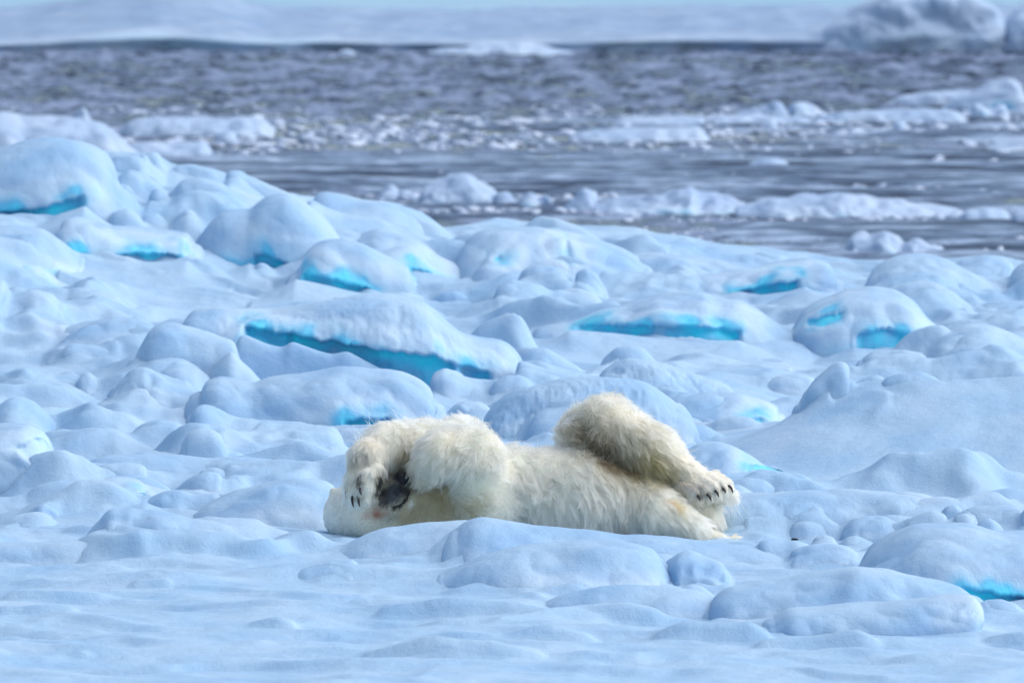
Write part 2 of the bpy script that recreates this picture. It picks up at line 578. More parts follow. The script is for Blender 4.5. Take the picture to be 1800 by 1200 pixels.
    return tag(o, label, cat, group)


B = ice_block
# --- the left ridge
B('snow_dome', 'big smooth snow dome at the left end of the ridge', [(-140, 330), (-80, 285), (-30, 268), (0, 260), (40, 248), (90, 243), (140, 248), (170, 258), (190, 272), (202, 292), (210, 325)], 388,
  tf=.7, p=2.6, ice=.15, lips=[[(-100, 392), (0, 393), (45, 391), (75, 386), (110, 374), (150, 362)]], caves=[(0.95, .22, [(-100, 378, 410), (0, 375, 410), (45, 372, 400), (75, 366, 392), (110, 357, 380), (145, 344, 362)])])
B('ice_block', 'wedge of ice on the ridge just right of the snow dome', [(182, 300), (200, 273), (235, 271), (252, 276), (262, 300)], 320, ice=.1)
B('ice_block', 'small square ice lump standing up on the ridge crest', [(240, 288), (250, 272), (262, 268), (276, 268), (284, 278), (292, 296)], 306)
B('ice_block', 'sloping ice slab just below the small square crest lump', [(195, 345), (206, 312), (225, 297), (245, 300), (265, 315), (290, 335), (310, 352)], 368, ice=.35, p=2)
B('ice_lump', 'rounded ice lump with a blue pit at its left side', [(180, 372), (190, 345), (205, 330), (225, 325), (238, 340), (242, 360)], 385, ice=.35)
B('ice_lump', 'upright rounded ice lump amid the ridge rubble', [(258, 372), (262, 338), (275, 328), (291, 336), (303, 356), (307, 372)], 378, ice=.25)
B('ice_block', 'broad ice lump with blue foot below the right ridge crest', [(300, 340), (318, 318), (350, 312), (385, 320), (418, 342), (440, 362)], 372, ice=.35)
B('ice_block', 'jagged snow topped block on the crest right of the lumps', [(294, 310), (310, 292), (340, 288), (372, 296), (396, 304), (410, 320)], 330)
B('ice_block', 'long tapering snow block on the crest falling to the right', [(395, 318), (402, 300), (418, 299), (442, 310), (476, 325), (502, 337), (540, 350)], 360)
B('ice_lump', 'low pale lump at the foot of the ridge rubble', [(180, 400), (200, 372), (225, 366), (245, 380), (262, 402)], 405, ice=.25, dy=-0.4)
B('ice_lump', 'double knobbed lump at the foot of the ridge rubble', [(300, 405), (312, 380), (328, 367), (342, 372), (352, 392), (358, 408)], 412, ice=.1)
B('ice_lump', 'flat lump between the low pale lump and the double knob', [(236, 398), (252, 376), (275, 374), (292, 386), (304, 402)], 408, ice=.15)
B('ice_shelf', 'long snow shelf with a thin dark blue slot beneath it', [(100, 415), (112, 384), (130, 377), (150, 380), (168, 388), (200, 395), (250, 402), (290, 405), (330, 410), (342, 430)], 458,
  tf=.5, p=3, lips=[[(110, 458), (160, 455), (204, 456), (240, 459), (290, 460), (330, 458)]], caves=[(1.0, .25, [(122, 450, 456), (150, 451, 455), (158, 452, 453)]), (1.0, .25, [(204, 450, 480), (240, 448, 480), (290, 448, 480), (312, 450, 480)])])
B('snow_mound', 'wide snow mound at the left edge under the dome', [(-90, 430), (-30, 402), (0, 396), (40, 399), (75, 404), (110, 424), (142, 450)], 466, tf=.7)
B('ice_block', 'large shaded ridge block with a blue foot and pointed shoulder', [(326, 462), (338, 430), (362, 396), (386, 370), (402, 366), (440, 369), (460, 352), (480, 344), (505, 340), (530, 350), (556, 368), (580, 392), (600, 420)], 486,
  tf=.5, p=3.0, ice=.45, lips=[[(440, 462), (470, 482), (490, 490), (520, 488)]], caves=[(0.9, .2, [(448, 446, 470), (470, 450, 510), (490, 457, 510), (512, 470, 510)])])
B('ice_block', 'topmost snow slab at the right end of the ridge crest', [(545, 362), (556, 338), (575, 335), (620, 345), (690, 357), (722, 370), (760, 388), (788, 408), (806, 428)], 440, tf=.9)
B('ice_block', 'second sloping slab below the topmost ridge slab', [(530, 380), (545, 352), (570, 366), (605, 378), (640, 384), (672, 386), (705, 400), (742, 412), (770, 430), (800, 456)], 470, tf=.8, ice=.2)
B('ice_block', 'long ice slope ending in a sharp lip below the ridge', [(600, 470), (625, 420), (660, 402), (700, 408), (735, 420), (765, 438), (800, 460), (840, 472), (868, 494), (890, 514)], 520,
  tf=.9, ice=.5, caves=[(1.0, .2, [(722, 474, 482), (738, 476, 488), (756, 482, 490)])])
B('ice_block', 'rounded front block of the ridge with a cyan crack along its foot', [(522, 480), (535, 450), (550, 430), (572, 421), (605, 420), (642, 430), (682, 452), (718, 472), (730, 498), (732, 518)], 524,
  tf=.45, p=3.2, lips=[[(520, 490), (570, 500), (610, 511), (660, 520)]], caves=[(1.0, .2, [(530, 482, 540), (570, 490, 540), (610, 500, 540), (655, 512, 540)])])
B('ice_lump', 'small rough lump in the hollow under the shaded ridge block', [(444, 492), (448, 468), (458, 461), (470, 466), (480, 480), (486, 492)], 494)
B('snow_mound', 'faint low mound right below the sharp ice lip', [(755, 530), (775, 516), (800, 512), (822, 520), (838, 535)], 538)
# --- the ridge to the right
B('ice_block', 'big pale block with a vertical blue crack on the back ridge', [(800, 460), (822, 420), (850, 405), (900, 398), (950, 400), (1000, 408), (1050, 420), (1100, 440), (1130, 462)], 492,
  tf=.8, ice=.15, caves=[(0.6, .12, [(994, 420, 468), (998, 420, 470), (1003, 440, 472)]), (1.0, .15, [(866, 453, 458), (882, 453, 460)])])
B('ice_block', 'squarish lump below the vertical crack to the left', [(905, 510), (915, 476), (940, 466), (980, 468), (1002, 480), (1005, 508)], 512, ice=.15)
B('ice_block', 'squarish lump below the vertical crack to the right', [(1008, 515), (1012, 478), (1030, 470), (1050, 480), (1062, 505)], 522, ice=.1)
B('ice_lump', 'fan of three rounded lumps below the cracked block', [(868, 520), (875, 500), (900, 490), (935, 500), (958, 515), (968, 530)], 532)
B('ice_lump', 'smooth low lump in front of the two squarish lumps', [(960, 530), (980, 512), (1015, 506), (1045, 516), (1060, 532)], 538)
B('snow_ridge', 'long snow ridge on the back skyline right of the cracked block', [(1030, 430), (1080, 412), (1150, 414), (1200, 418), (1250, 430), (1330, 440), (1400, 450), (1450, 462)], 478, tf=.9)
B('snow_ridge', 'second snow ridge lying in front of the skyline ridge', [(1060, 470), (1100, 452), (1180, 445), (1240, 452), (1300, 462), (1352, 470)], 492, tf=.7)
B('ice_slab', 'tilted snow slab with cyan underside and rough right end', [(1030, 510), (1090, 494), (1180, 486), (1260, 480), (1330, 470), (1380, 460), (1420, 453), (1446, 456), (1464, 468), (1466, 488)], 530,
  tf=.5, p=3, lips=[[(1270, 532), (1310, 534), (1330, 520), (1385, 512), (1415, 503)]], caves=[(1.0, .25, [(1285, 518, 550), (1310, 513, 550), (1330, 508, 550), (1385, 497, 540), (1402, 494, 530)])])
B('snow_dome', 'smooth snow dome on the skyline toward the right edge', [(1520, 505), (1528, 480), (1545, 462), (1580, 448), (1620, 445), (1660, 454), (1700, 474), (1745, 500)], 520, tf=.8)
B('snow_mound', 'low snow mound at the right end of the skyline', [(1655, 478), (1690, 456), (1730, 448), (1760, 452), (1780, 462), (1785, 490)], 500, tf=.8)
B('snow_mound', 'snow mound running out of the picture at the right skyline', [(1770, 500), (1786, 470), (1805, 458), (1850, 450), (1900, 470)], 520, tf=.7, ice=.4)
B('ice_block', 'flat ledge lump in front of the smooth skyline dome', [(1548, 500), (1562, 490), (1600, 484), (1650, 482), (1668, 498)], 512)
B('ice_block', 'wide ledge lump between the skyline dome and big mound', [(1548, 525), (1562, 508), (1590, 499), (1640, 498), (1675, 512), (1690, 532)], 550, ice=.1)
B('ice_slab', 'wide humped slab with a long cyan underside behind the bear', [(955, 575), (1000, 566), (1050, 549), (1100, 535), (1150, 518), (1200, 514), (1240, 512), (1258, 522), (1300, 527), (1332, 545), (1362, 570), (1386, 583)], 604,
  tf=.55, p=2.8, ice=.45, lips=[[(1000, 580), (1070, 584), (1150, 594), (1200, 598), (1300, 598)]], caves=[(0.9, .22, [(1015, 574, 620), (1070, 573, 620), (1150, 574, 620), (1200, 575, 620), (1300, 582, 620)])])
B('ice_block', 'big rounded mound with cyan hollows right of the humped slab', [(1395, 580), (1415, 548), (1440, 530), (1480, 510), (1530, 503), (1580, 512), (1608, 530), (1630, 560), (1660, 582), (1684, 600)], 624,
  tf=.6, p=2.8, ice=.35, lips=[[(1500, 610), (1560, 616), (1625, 618)]], caves=[(0.75, .15, [(1415, 562, 572), (1450, 556, 574), (1485, 550, 560)]), (0.85, .16, [(1505, 588, 640), (1560, 578, 640), (1620, 600, 640)])])
B('snow_mound', 'gentle snow mound left of the rounded mound with hollows', [(1325, 560), (1345, 535), (1385, 518), (1420, 508), (1460, 514), (1490, 535)], 572, tf=.7)
B('snow_mound', 'right flank snow hump beside the cyan hollows', [(1620, 625), (1645, 590), (1690, 566), (1740, 570), (1790, 590), (1840, 620)], 640, tf=.9)
B('snow_mound', 'upper flank snow hump near the right edge', [(1690, 560), (1720, 540), (1770, 528), (1830, 532), (1880, 560)], 580, tf=.8, ice=.1)
B('snow_mound', 'low oval hump in front of the cyan hollows', [(1515, 632), (1530, 618), (1550, 613), (1590, 615), (1622, 621), (1632, 636)], 646)
# --- the large overhanging slab
YB2 = hit_ground(600, 700)
B('overhanging_ice_slab', 'largest overhanging slab with bright cyan hollow beneath its snow cap', [(318, 585), (326, 556), (342, 543), (380, 538), (430, 541), (480, 542), (520, 537), (560, 532), (600, 527), (640, 520), (680, 519), (720, 525), (750, 534), (770, 551), (790, 570), (815, 588), (850, 596), (880, 600), (896, 610), (908, 626), (914, 645), (908, 668)], 700,
  tf=.55, tb=.9, p=3.2, streak=.25, bury=.05, caves=[(0.95, .30, [(430, 576, 720), (470, 583, 720), (512, 591, 720)]),
                          (1.0, .36, [(508, 590, 720), (560, 599, 720), (640, 612, 720), (700, 621, 720), (760, 629, 720), (800, 642, 720)]), (0.8, .3, [(806, 642, 720), (830, 648, 720), (862, 658, 720)])])
B('ice_block', 'lower shaded tier of ice between the cyan panels of the overhang', [(398, 680), (410, 630), (420, 590), (430, 586), (440, 592), (470, 606), (500, 612), (511, 600), (522, 603), (560, 617), (585, 623), (610, 616), (640, 632), (680, 652), (720, 676)], 700,
  tf=.09, tb=.14, p=3.5, yfoot=YB2 + .14, ice=.12, rgh=.5, apron=0.3)
B('ice_block', 'triangular shaded block under the left tip of the overhanging slab', [(232, 640), (248, 605), (266, 574), (282, 568), (312, 567), (345, 576), (385, 590), (412, 600), (424, 640)], 640, tf=.3, p=3.0, ice=.4, yfoot=YB2 - .22, soft=.2)
B('snow_mound', 'snow bank at the foot of the triangular shaded block', [(180, 680), (205, 655), (235, 632), (270, 622), (320, 620), (350, 634), (380, 655)], 672, tf=.5, yfoot=YB2 - .62)
B('ice_shard', 'small pointed snow cone under the overhanging slab', [(366, 660), (384, 636), (396, 622), (405, 616), (414, 620), (426, 636), (444, 650), (454, 662)], 668, p=2, yfoot=YB2 - .5, tf=.25, soft=.4)
B('ice_block', 'big shaded block in front of the cyan hollow', [(355, 690), (362, 670), (385, 660), (420, 664), (445, 674), (475, 662), (530, 655), (600, 643), (640, 647), (700, 655), (738, 668), (757, 684), (762, 708)], 752,
  tf=.5, p=2.7, ice=.15, lips=[[(600, 750), (640, 750), (695, 748)]], caves=[(1.0, .2, [(608, 741, 780), (640, 739, 780), (688, 738, 780)])])
B('ice_lump', 'round crumbly lump left of the big shaded block', [(258, 690), (268, 660), (290, 646), (318, 640), (345, 646), (368, 662), (380, 680)], 690, tf=.4, yfoot=YB2 - .75)
B('ice_block', 'crumpled snow lump with folds at the left foot of the slab', [(192, 700), (214, 672), (236, 652), (256, 646), (280, 652), (300, 664), (330, 672), (345, 694)], 735, tf=.5, rgh=1.8)
B('ice_block', 'white angled block at the right foot of the cyan hollow', [(752, 690), (760, 655), (780, 645), (798, 652), (820, 668), (846, 684), (860, 700)], 710, ice=.25)
B('ice_lump', 'smooth rounded lump below the tip of the overhanging slab', [(858, 690), (870, 670), (890, 660), (912, 658), (930, 666), (938, 684)], 694)
B('ice_lump', 'low lump right of the overhanging slab tip', [(905, 660), (912, 634), (930, 638), (960, 648), (985, 654), (1012, 660)], 672)
B('ice_lump', 'higher lump behind the low lump right of the slab tip', [(905, 635), (918, 618), (936, 612), (960, 613), (985, 626), (1010, 640), (1024, 650)], 654)
B('ice_lump', 'tiny stack of crumbs below the smooth rounded lump', [(780, 738), (795, 715), (815, 705), (840, 706), (862, 716), (875, 740)], 745, rgh=2)
# --- rubble behind the bear
B('ice_lump', 'rounded hump at the back of the rubble behind the bear', [(1050, 650), (1062, 628), (1084, 611), (1106, 608), (1128, 611), (1142, 624), (1158, 642)], 655)
B('ice_block', 'curved block with blue foot and streaked right end', [(1052, 668), (1062, 650), (1078, 640), (1096, 632), (1122, 630), (1152, 634), (1190, 645), (1232, 660), (1262, 667), (1286, 682), (1298, 698)], 700, tf=.4, p=2.8, ice=.45, streak=.5)
B('ice_block', 'large blue footed block directly behind the bear belly', [(850, 745), (858, 725), (872, 708), (892, 692), (922, 679), (970, 668), (1020, 663), (1070, 663), (1112, 664), (1140, 674), (1165, 692), (1188, 708)], 755, tf=.45, p=3, ice=.65, streak=.45)
B('ice_block', 'white slab right behind the raised hind leg', [(912, 790), (926, 750), (938, 724), (955, 714), (1000, 703), (1056, 691), (1076, 700), (1110, 720), (1140, 760), (1150, 790)], 800, tf=.4)
B('ice_block', 'oval snow block with a blue right foot', [(1148, 728), (1180, 704), (1222, 692), (1262, 688), (1302, 692), (1342, 703), (1364, 714), (1368, 728)], 752, tf=.4, ice=.2, caves=[(0.7, .1, [(1308, 742, 752), (1330, 736, 752), (1345, 738, 750)])])
B('ice_lump', 'low pale lump below the oval snow block', [(1235, 755), (1262, 738), (1290, 732), (1320, 733), (1340, 745)], 760)
B('ice_lump', 'long low snow lump under the small white slope', [(1160, 770), (1180, 750), (1205, 744), (1242, 748), (1272, 765)], 780)
B('ice_shard', 'leaning glassy ice shard sticking up from the rubble', [(1408, 712), (1420, 690), (1438, 664), (1466, 642), (1480, 636), (1491, 644), (1494, 657), (1486, 676), (1470, 692), (1462, 712)], 714, tf=.12, tb=.16, p=2.6, ice=.12, rgh=1.5)
B('ice_block', 'blue shaded block left of the leaning shard', [(1320, 690), (1338, 666), (1368, 659), (1405, 658), (1428, 664), (1440, 686)], 696, ice=.3)
B('ice_lump', 'flat rounded lump right of the leaning shard', [(1538, 684), (1558, 662), (1580, 656), (1620, 654), (1645, 662), (1665, 680)], 688, ice=.1)
B('ice_lump', 'low lump between the shard and the flat rounded lump', [(1455, 712), (1490, 684), (1515, 668), (1540, 658), (1556, 664), (1560, 690)], 716, tf=.4)
B('ice_block', 'rounded block with a cyan pocket right of the hind leg', [(1195, 820), (1204, 794), (1228, 780), (1262, 777), (1292, 784), (1322, 800), (1345, 818), (1375, 828)], 838, tf=.35, lips=[[(1310, 830), (1345, 829), (1385, 830)]], caves=[(0.85, .14, [(1318, 817, 860), (1345, 817, 860), (1378, 821, 860)])])
# --- right side of the bear
B('ice_lump', 'low snow lump above the hind paw', [(1265, 862), (1284, 842), (1310, 837), (1342, 842), (1366, 858)], 866)
B('ice_lump', 'long crust lump behind the flat slab', [(1300, 842), (1330, 829), (1380, 827), (1412, 832), (1430, 846)], 850)
B('ice_slab', 'long flat topped slab right of the hind paw', [(1240, 900), (1280, 874), (1330, 867), (1400, 865), (1480, 863), (1560, 864), (1602, 867), (1632, 875), (1652, 886), (1664, 904)], 938, tf=.4, p=3.2, ice=.2, streak=.1)
B('ice_block', 'broken pale block at the foot of the flat slab', [(1476, 944), (1486, 926), (1500, 912), (1520, 908), (1550, 906), (1572, 912), (1596, 920), (1606, 932)], 956, rgh=1.4)
B('ice_lump', 'rounded block at the right end of the flat slab', [(1586, 926), (1600, 912), (1620, 903), (1640, 896), (1662, 903), (1672, 924)], 930, dy=-0.3)
B('ice_lump', 'small nub wedged right of the flat slab end', [(1658, 905), (1664, 891), (1680, 888), (1694, 900)], 912, dy=-0.25)
B('ice_lump', 'pale round lump below the small wedged nub', [(1668, 926), (1678, 905), (1698, 900), (1713, 910), (1720, 928)], 932, dy=-0.4)
B('ice_block', 'flat block near the right edge above the big mound', [(1688, 908), (1698, 894), (1722, 888), (1760, 887), (1790, 890), (1802, 906)], 930)
B('ice_lump', 'rough lump on top of the big right mound', [(1708, 936), (1722, 918), (1740, 911), (1758, 920), (1770, 938)], 942, rgh=1.8, dy=-0.3)
B('ice_lump', 'lump cut by the right edge above the big mound', [(1788, 920), (1796, 896), (1815, 880), (1850, 882), (1870, 915)], 935)
B('snow_mound', 'low blue grey snow hump in the smooth right drift', [(1690, 885), (1725, 866), (1770, 859), (1830, 862), (1880, 885)], 892, tf=.6)
B('ice_lump', 'long thin ice lump just right of the rump', [(1255, 945), (1282, 927), (1325, 918), (1372, 920), (1400, 932)], 950)
B('ice_lump', 'rounded lump in the middle right of the rump', [(1380, 946), (1394, 922), (1418, 914), (1440, 918), (1462, 930), (1482, 946)], 952)
B('ice_lump', 'crumbly lump just right of the half hidden hind foot', [(1422, 958), (1434, 942), (1450, 938), (1466, 943), (1474, 958)], 964, rgh=1.6)
B('ice_lump', 'small lump left of the big right mound', [(1476, 954), (1490, 943), (1506, 940), (1524, 947), (1538, 960)], 966)
B('ice_block', 'pale rounded chunk with crumbs left of the big right mound', [(1384, 985), (1396, 968), (1428, 958), (1468, 954), (1490, 959), (1506, 972), (1511, 990)], 998, rgh=1.3)
B('snow_mound', 'big smooth mound with a cyan foot at the right edge', [(1508, 1000), (1530, 970), (1560, 950), (1590, 932), (1612, 923), (1660, 921), (1710, 924), (1760, 934), (1810, 936), (1860, 950), (1910, 990)], 1062, tf=.65, p=2.4, ice=.2,
  lips=[[(1690, 1050), (1718, 1055), (1760, 1059), (1830, 1063)]], caves=[(1.0, .16, [(1690, 1034, 1090), (1718, 1040, 1090), (1760, 1047, 1090), (1830, 1056, 1090)])])
B('ice_slab', 'upper long flat slab in the right foreground', [(1246, 1068), (1256, 1046), (1280, 1031), (1330, 1024), (1400, 1011), (1500, 994), (1560, 999), (1600, 1009), (1650, 1018), (1690, 1028), (1708, 1044)], 1080, tf=.4, p=2.8, soft=.25, apron=.3)
B('ice_slab', 'lower flat slab with small glassy holes at its right end', [(1360, 1088), (1388, 1068), (1450, 1067), (1520, 1062), (1600, 1054), (1680, 1045), (1708, 1043), (1723, 1056), (1727, 1084), (1712, 1104)], 1114, tf=.3, p=3,
  ice=.1, caves=[(0.5, .05, [(1694, 1074, 1082), (1702, 1075, 1083)]), (0.5, .05, [(1708, 1076, 1084), (1720, 1074, 1083)]), (0.4, .04, [(1672, 1090, 1094), (1680, 1090, 1094)])], dy=-.12, apron=.3)
B('ice_lump', 'small flat block at the tip of the lower slab', [(1716, 1068), (1730, 1054), (1760, 1052), (1785, 1060), (1800, 1072)], 1082)
B('ice_block', 'rough upright block right of the front ledge', [(1174, 1005), (1180, 985), (1192, 974), (1216, 969), (1250, 977), (1276, 986), (1284, 1008), (1286, 1030)], 1044, tf=.3, p=3, rgh=1.8)
B('ice_lump', 'low lump at the foot of the rough upright block', [(1170, 1062), (1190, 1038), (1215, 1027), (1236, 1031), (1258, 1050), (1270, 1068)], 1074)
# --- in front of the bear
B('snow_ledge', 'snow ledge in front of the bear head and neck', [(560, 972), (600, 960), (632, 944), (645, 938), (680, 926), (740, 920), (800, 914), (826, 914), (842, 926), (856, 950), (866, 966)], 990, tf=.38, tb=.3, p=2.2, rgh=.7)
B('ice_ledge', 'pale blue ice ledge with a flat front in front of the bear belly', [(806, 930), (822, 913), (840, 908), (862, 909), (900, 915), (960, 926), (1050, 933), (1100, 941), (1122, 938), (1160, 941), (1204, 947), (1260, 954), (1330, 962), (1400, 980), (1450, 1000)], 1000, tf=.42, tb=.22, p=2.2, ice=.12, rgh=.6)
B('ice_lump', 'flat white lump half hiding the hind foot', [(1324, 970), (1334, 953), (1346, 948), (1375, 949), (1402, 950), (1420, 958), (1434, 974)], 986, tf=.15, tb=.12)
B('snow_mound', 'broad snow mound in the foreground below the belly', [(780, 1010), (830, 985), (880, 968), (920, 957), (980, 953), (1022, 950), (1080, 953), (1126, 958), (1152, 968), (1168, 992), (1184, 1022), (1190, 1036)], 1046, tf=.45, p=2.3, rgh=.7)
B('snow_ledge', 'thin overhanging snow shelf below the foreground mound', [(950, 1062), (975, 1050), (1000, 1041), (1050, 1029), (1100, 1027), (1180, 1030), (1232, 1040), (1258, 1058)], 1068, tf=.3, rgh=.8, soft=.25, apron=.3)
B('ice_lump', 'small blunt block left of the foreground snow ledge', [(500, 1010), (540, 992), (590, 985), (622, 984), (632, 998), (644, 1014)], 1024, tf=.3, soft=.3, apron=.4)
B('snow_mound', 'smooth snow mound left of the bear head', [(325, 915), (368, 882), (420, 862), (460, 849), (500, 840), (532, 837), (562, 842), (588, 858), (606, 890)], 948, tf=.45, p=2.5, ice=.3, yfoot=.42, apron=.15)
B('snow_bank', 'lumpy snow bank left of the bear with scalloped crest', [(135, 960), (150, 940), (165, 920), (182, 902), (196, 894), (215, 897), (230, 892), (246, 896), (270, 893), (302, 898), (332, 908), (400, 911), (452, 916), (500, 930), (534, 946)], 956, tf=.4, p=2.3, rgh=1.3)
B('snow_bank', 'low snow bank near the left edge', [(-40, 940), (0, 918), (30, 904), (62, 898), (82, 903), (102, 918), (134, 930)], 942, tf=.4)
B('ice_lump', 'crumbly lump behind the low left snow bank', [(52, 902), (64, 888), (78, 884), (98, 894), (112, 914)], 922, rgh=1.5)
B('ice_ledge', 'long low ice ledge with blue front at the left', [(-60, 960), (0, 954), (60, 951), (150, 949), (236, 949), (248, 958), (300, 950), (370, 952), (395, 964)], 982, tf=.22, p=3.6, ice=.4)
B('snow_mound', 'snow mound with a pale blue hollow left of centre', [(140, 880), (152, 858), (168, 845), (200, 838), (240, 840), (262, 850), (300, 862), (330, 876)], 895, tf=.4, ice=.2, lips=[[(180, 886), (222, 889), (256, 884)]], caves=[(0.7, .14, [(180, 870, 900), (222, 874, 900), (256, 864, 900)])])
B('ice_lump', 'pill shaped pale ice chunk lying on the left snow', [(148, 842), (160, 828), (180, 818), (200, 814), (226, 813), (250, 818), (261, 829), (256, 842)], 846, p=2, bury=.04)
B('ice_lump', 'rounded lump with crumbs below the blue hollow', [(240, 896), (262, 876), (285, 863), (315, 861), (340, 871), (382, 869), (396, 884)], 904)
B('ice_lump', 'first of the paired round stones of ice left of the head mound', [(302, 864), (325, 846), (345, 836), (366, 829), (386, 832), (396, 850)], 866)
B('ice_lump', 'second paired round ice stone nearest the head mound', [(374, 868), (384, 848), (404, 836), (424, 837), (437, 846), (440, 864)], 868)
B('ice_lump', 'flat lump behind the paired round ice stones', [(345, 840), (352, 825), (375, 821), (402, 828), (430, 842)], 852)
B('ice_block', 'big pale block with glassy niche at the left edge', [(-60, 770), (-20, 750), (0, 747), (50, 746), (75, 755), (88, 775), (96, 800), (104, 830)], 842, tf=.4, p=3, ice=.1, caves=[(0.35, .14, [(30, 785, 792), (60, 775, 815), (78, 772, 824), (92, 795, 824)])])
B('snow_mound', 'rounded snow mound above the niche block at the left', [(-40, 735), (0, 710), (20, 698), (36, 696), (60, 705), (82, 725), (100, 748)], 758, tf=.4, dy=-0.4)
B('ice_boulder', 'round white ice boulder left of centre', [(316, 795), (322, 775), (332, 759), (350, 752), (376, 755), (390, 765), (397, 782), (399, 796)], 800, p=2.6, rgh=.8, dy=-0.35)
B('snow_mound', 'snow hump with a tail behind the round white boulder', [(332, 765), (338, 728), (346, 713), (360, 710), (382, 718), (412, 734), (480, 742), (580, 750)], 790, tf=.45)
B('ice_lump', 'broad lump left of the round white boulder', [(224, 785), (234, 758), (250, 744), (280, 735), (312, 742), (332, 758)], 782)
B('ice_block', 'long shaded block with dull blue front below the boulder', [(148, 815), (170, 802), (250, 797), (310, 798), (360, 804), (430, 803), (520, 812), (600, 830)], 840, tf=.3, p=3, ice=.35)
B('ice_block', 'snow capped block with crisp edge in the left middle', [(68, 648), (84, 630), (102, 618), (124, 605), (150, 606), (182, 611), (206, 618), (215, 636)], 650, ice=.1)
B('snow_mound', 'smooth broad mound behind the crisp edged block', [(70, 612), (95, 590), (122, 574), (160, 564), (200, 555), (232, 558), (262, 566), (290, 590)], 630, tf=.6)
B('ice_lump', 'leaning lump right of the crisp edged block', [(136, 672), (144, 656), (156, 653), (168, 664), (182, 682), (196, 694)], 698)
B('snow_mound', 'wide low drift lump at the left edge', [(-50, 690), (0, 668), (40, 656), (80, 660), (130, 674), (180, 690), (205, 706)], 722, tf=.5)
B('snow_mound', 'small drift lump above the wide left drift', [(-40, 650), (0, 640), (40, 640), (80, 645), (130, 652), (142, 668)], 676, tf=.5)
B('snow_mound', 'grey blue mound at the far left below the ridge', [(-60, 530), (-20, 495), (0, 488), (10, 492), (18, 520), (60, 508), (90, 516), (106, 534)], 545, tf=.6, dy=-0.9)
B('snow_mound', 'snow lump in front of the grey blue far left mound', [(100, 545), (125, 518), (160, 510), (205, 520), (230, 545)], 552, tf=.6)


# snow drifted against the foot of every block, then the floe itself
for (qx, qz, qg, yc, tf, tb, am) in APRON:
    o = np.argsort(qx)
    qg = smooth1(qg, max(3, len(qg) // 3))
    i0, i1 = np.searchsorted(xs, qx.min() - 0.15), np.searchsorted(xs, qx.max() + 0.15)
    j0, j1 = np.searchsorted(ys, yc - 4.0 * tf), np.searchsorted(ys, yc + 3.0 * tb)
    if i1 - i0 < 2 or j1 - j0 < 2:
        continue
    gx, gy = GX[i0:i1, j0:j1], GY[i0:i1, j0:j1]
    hh_ = np.clip(np.interp(gx, qx[o], qz[o]) - np.interp(gx, qx[o], qg[o]), 0, None)
    d = gy - yc
    wb = 1 + 0.5 * fbm(np.stack([gx * 4, gy * 4, gx * 0 + yc], -1), 2)
    wide = 1.5 if (yc > 9 and am > 0.5) else 1.0
    t = np.where(d < 0, -d / (2.1 * wide * tf), d / (1.5 * wide * tb)) * wb
    ex = np.clip(np.maximum(qx.min() - gx, gx - qx.max()) / 0.15, 0, 1)
    add = am * 0.75 * hh_ * np.clip(1 - t, 0, 1) ** 2.6 * (1 - ex)
    g0 = np.minimum(G[i0:i1, j0:j1], np.interp(gx, qx[o], qg[o]) + 0.05)
    G[i0:i1, j0:j1] = np.where(add > 1e-4, np.maximum(G[i0:i1, j0:j1], g0 + add), G[i0:i1, j0:j1])
for lp, yl in LIPS:
    X, Y = outline(lp, 60)
    q = at_depth(X, Y, yl)
    i0, i1 = np.searchsorted(xs, q[:, 0].min() - 0.3), np.searchsorted(xs, q[:, 0].max() + 0.3)
    j0, j1 = np.searchsorted(ys, yl - 0.9), np.searchsorted(ys, yl + 0.9)
    gx, gy = GX[i0:i1, j0:j1], GY[i0:i1, j0:j1]
    ex = 1 - np.clip(np.maximum(q[:, 0].min() - gx, gx - q[:, 0].max()) / 0.3, 0, 1)
    z0 = smooth1(sample_ground(xs[i0:i1], np.full(i1 - i0, yl - 0.8)), 40)[:, None]
    h = np.clip(np.interp(gx, q[:, 0], q[:, 2]) - z0, 0, None) * ex ** 1.5
    d = gy - yl + 0.05 * fbm(np.stack([gx * 5, gy * 3, gx * 0], -1), 2)
    t = np.clip(np.where(d < 0, -d / 0.75, d / 0.8), 0, 1)
    pf = np.where(d < 0, 0.5 + 0.5 * np.cos(math.pi * t), (1 - t) ** 1.2)
    G[i0:i1, j0:j1] = np.where(h > 0, np.maximum(G[i0:i1, j0:j1], z0 + h * pf), G[i0:i1, j0:j1])
G = np.where(bm_ > 0.6, np.minimum(G, 0.02), G)
mesh_obj('ice_floe', np.stack([GX, GY, G], -1).reshape(-1, 3), grid_faces(len(xs), len(ys)), M_SNOW,
         attrs={'ice': icea.ravel()})['kind'] = 'structure'


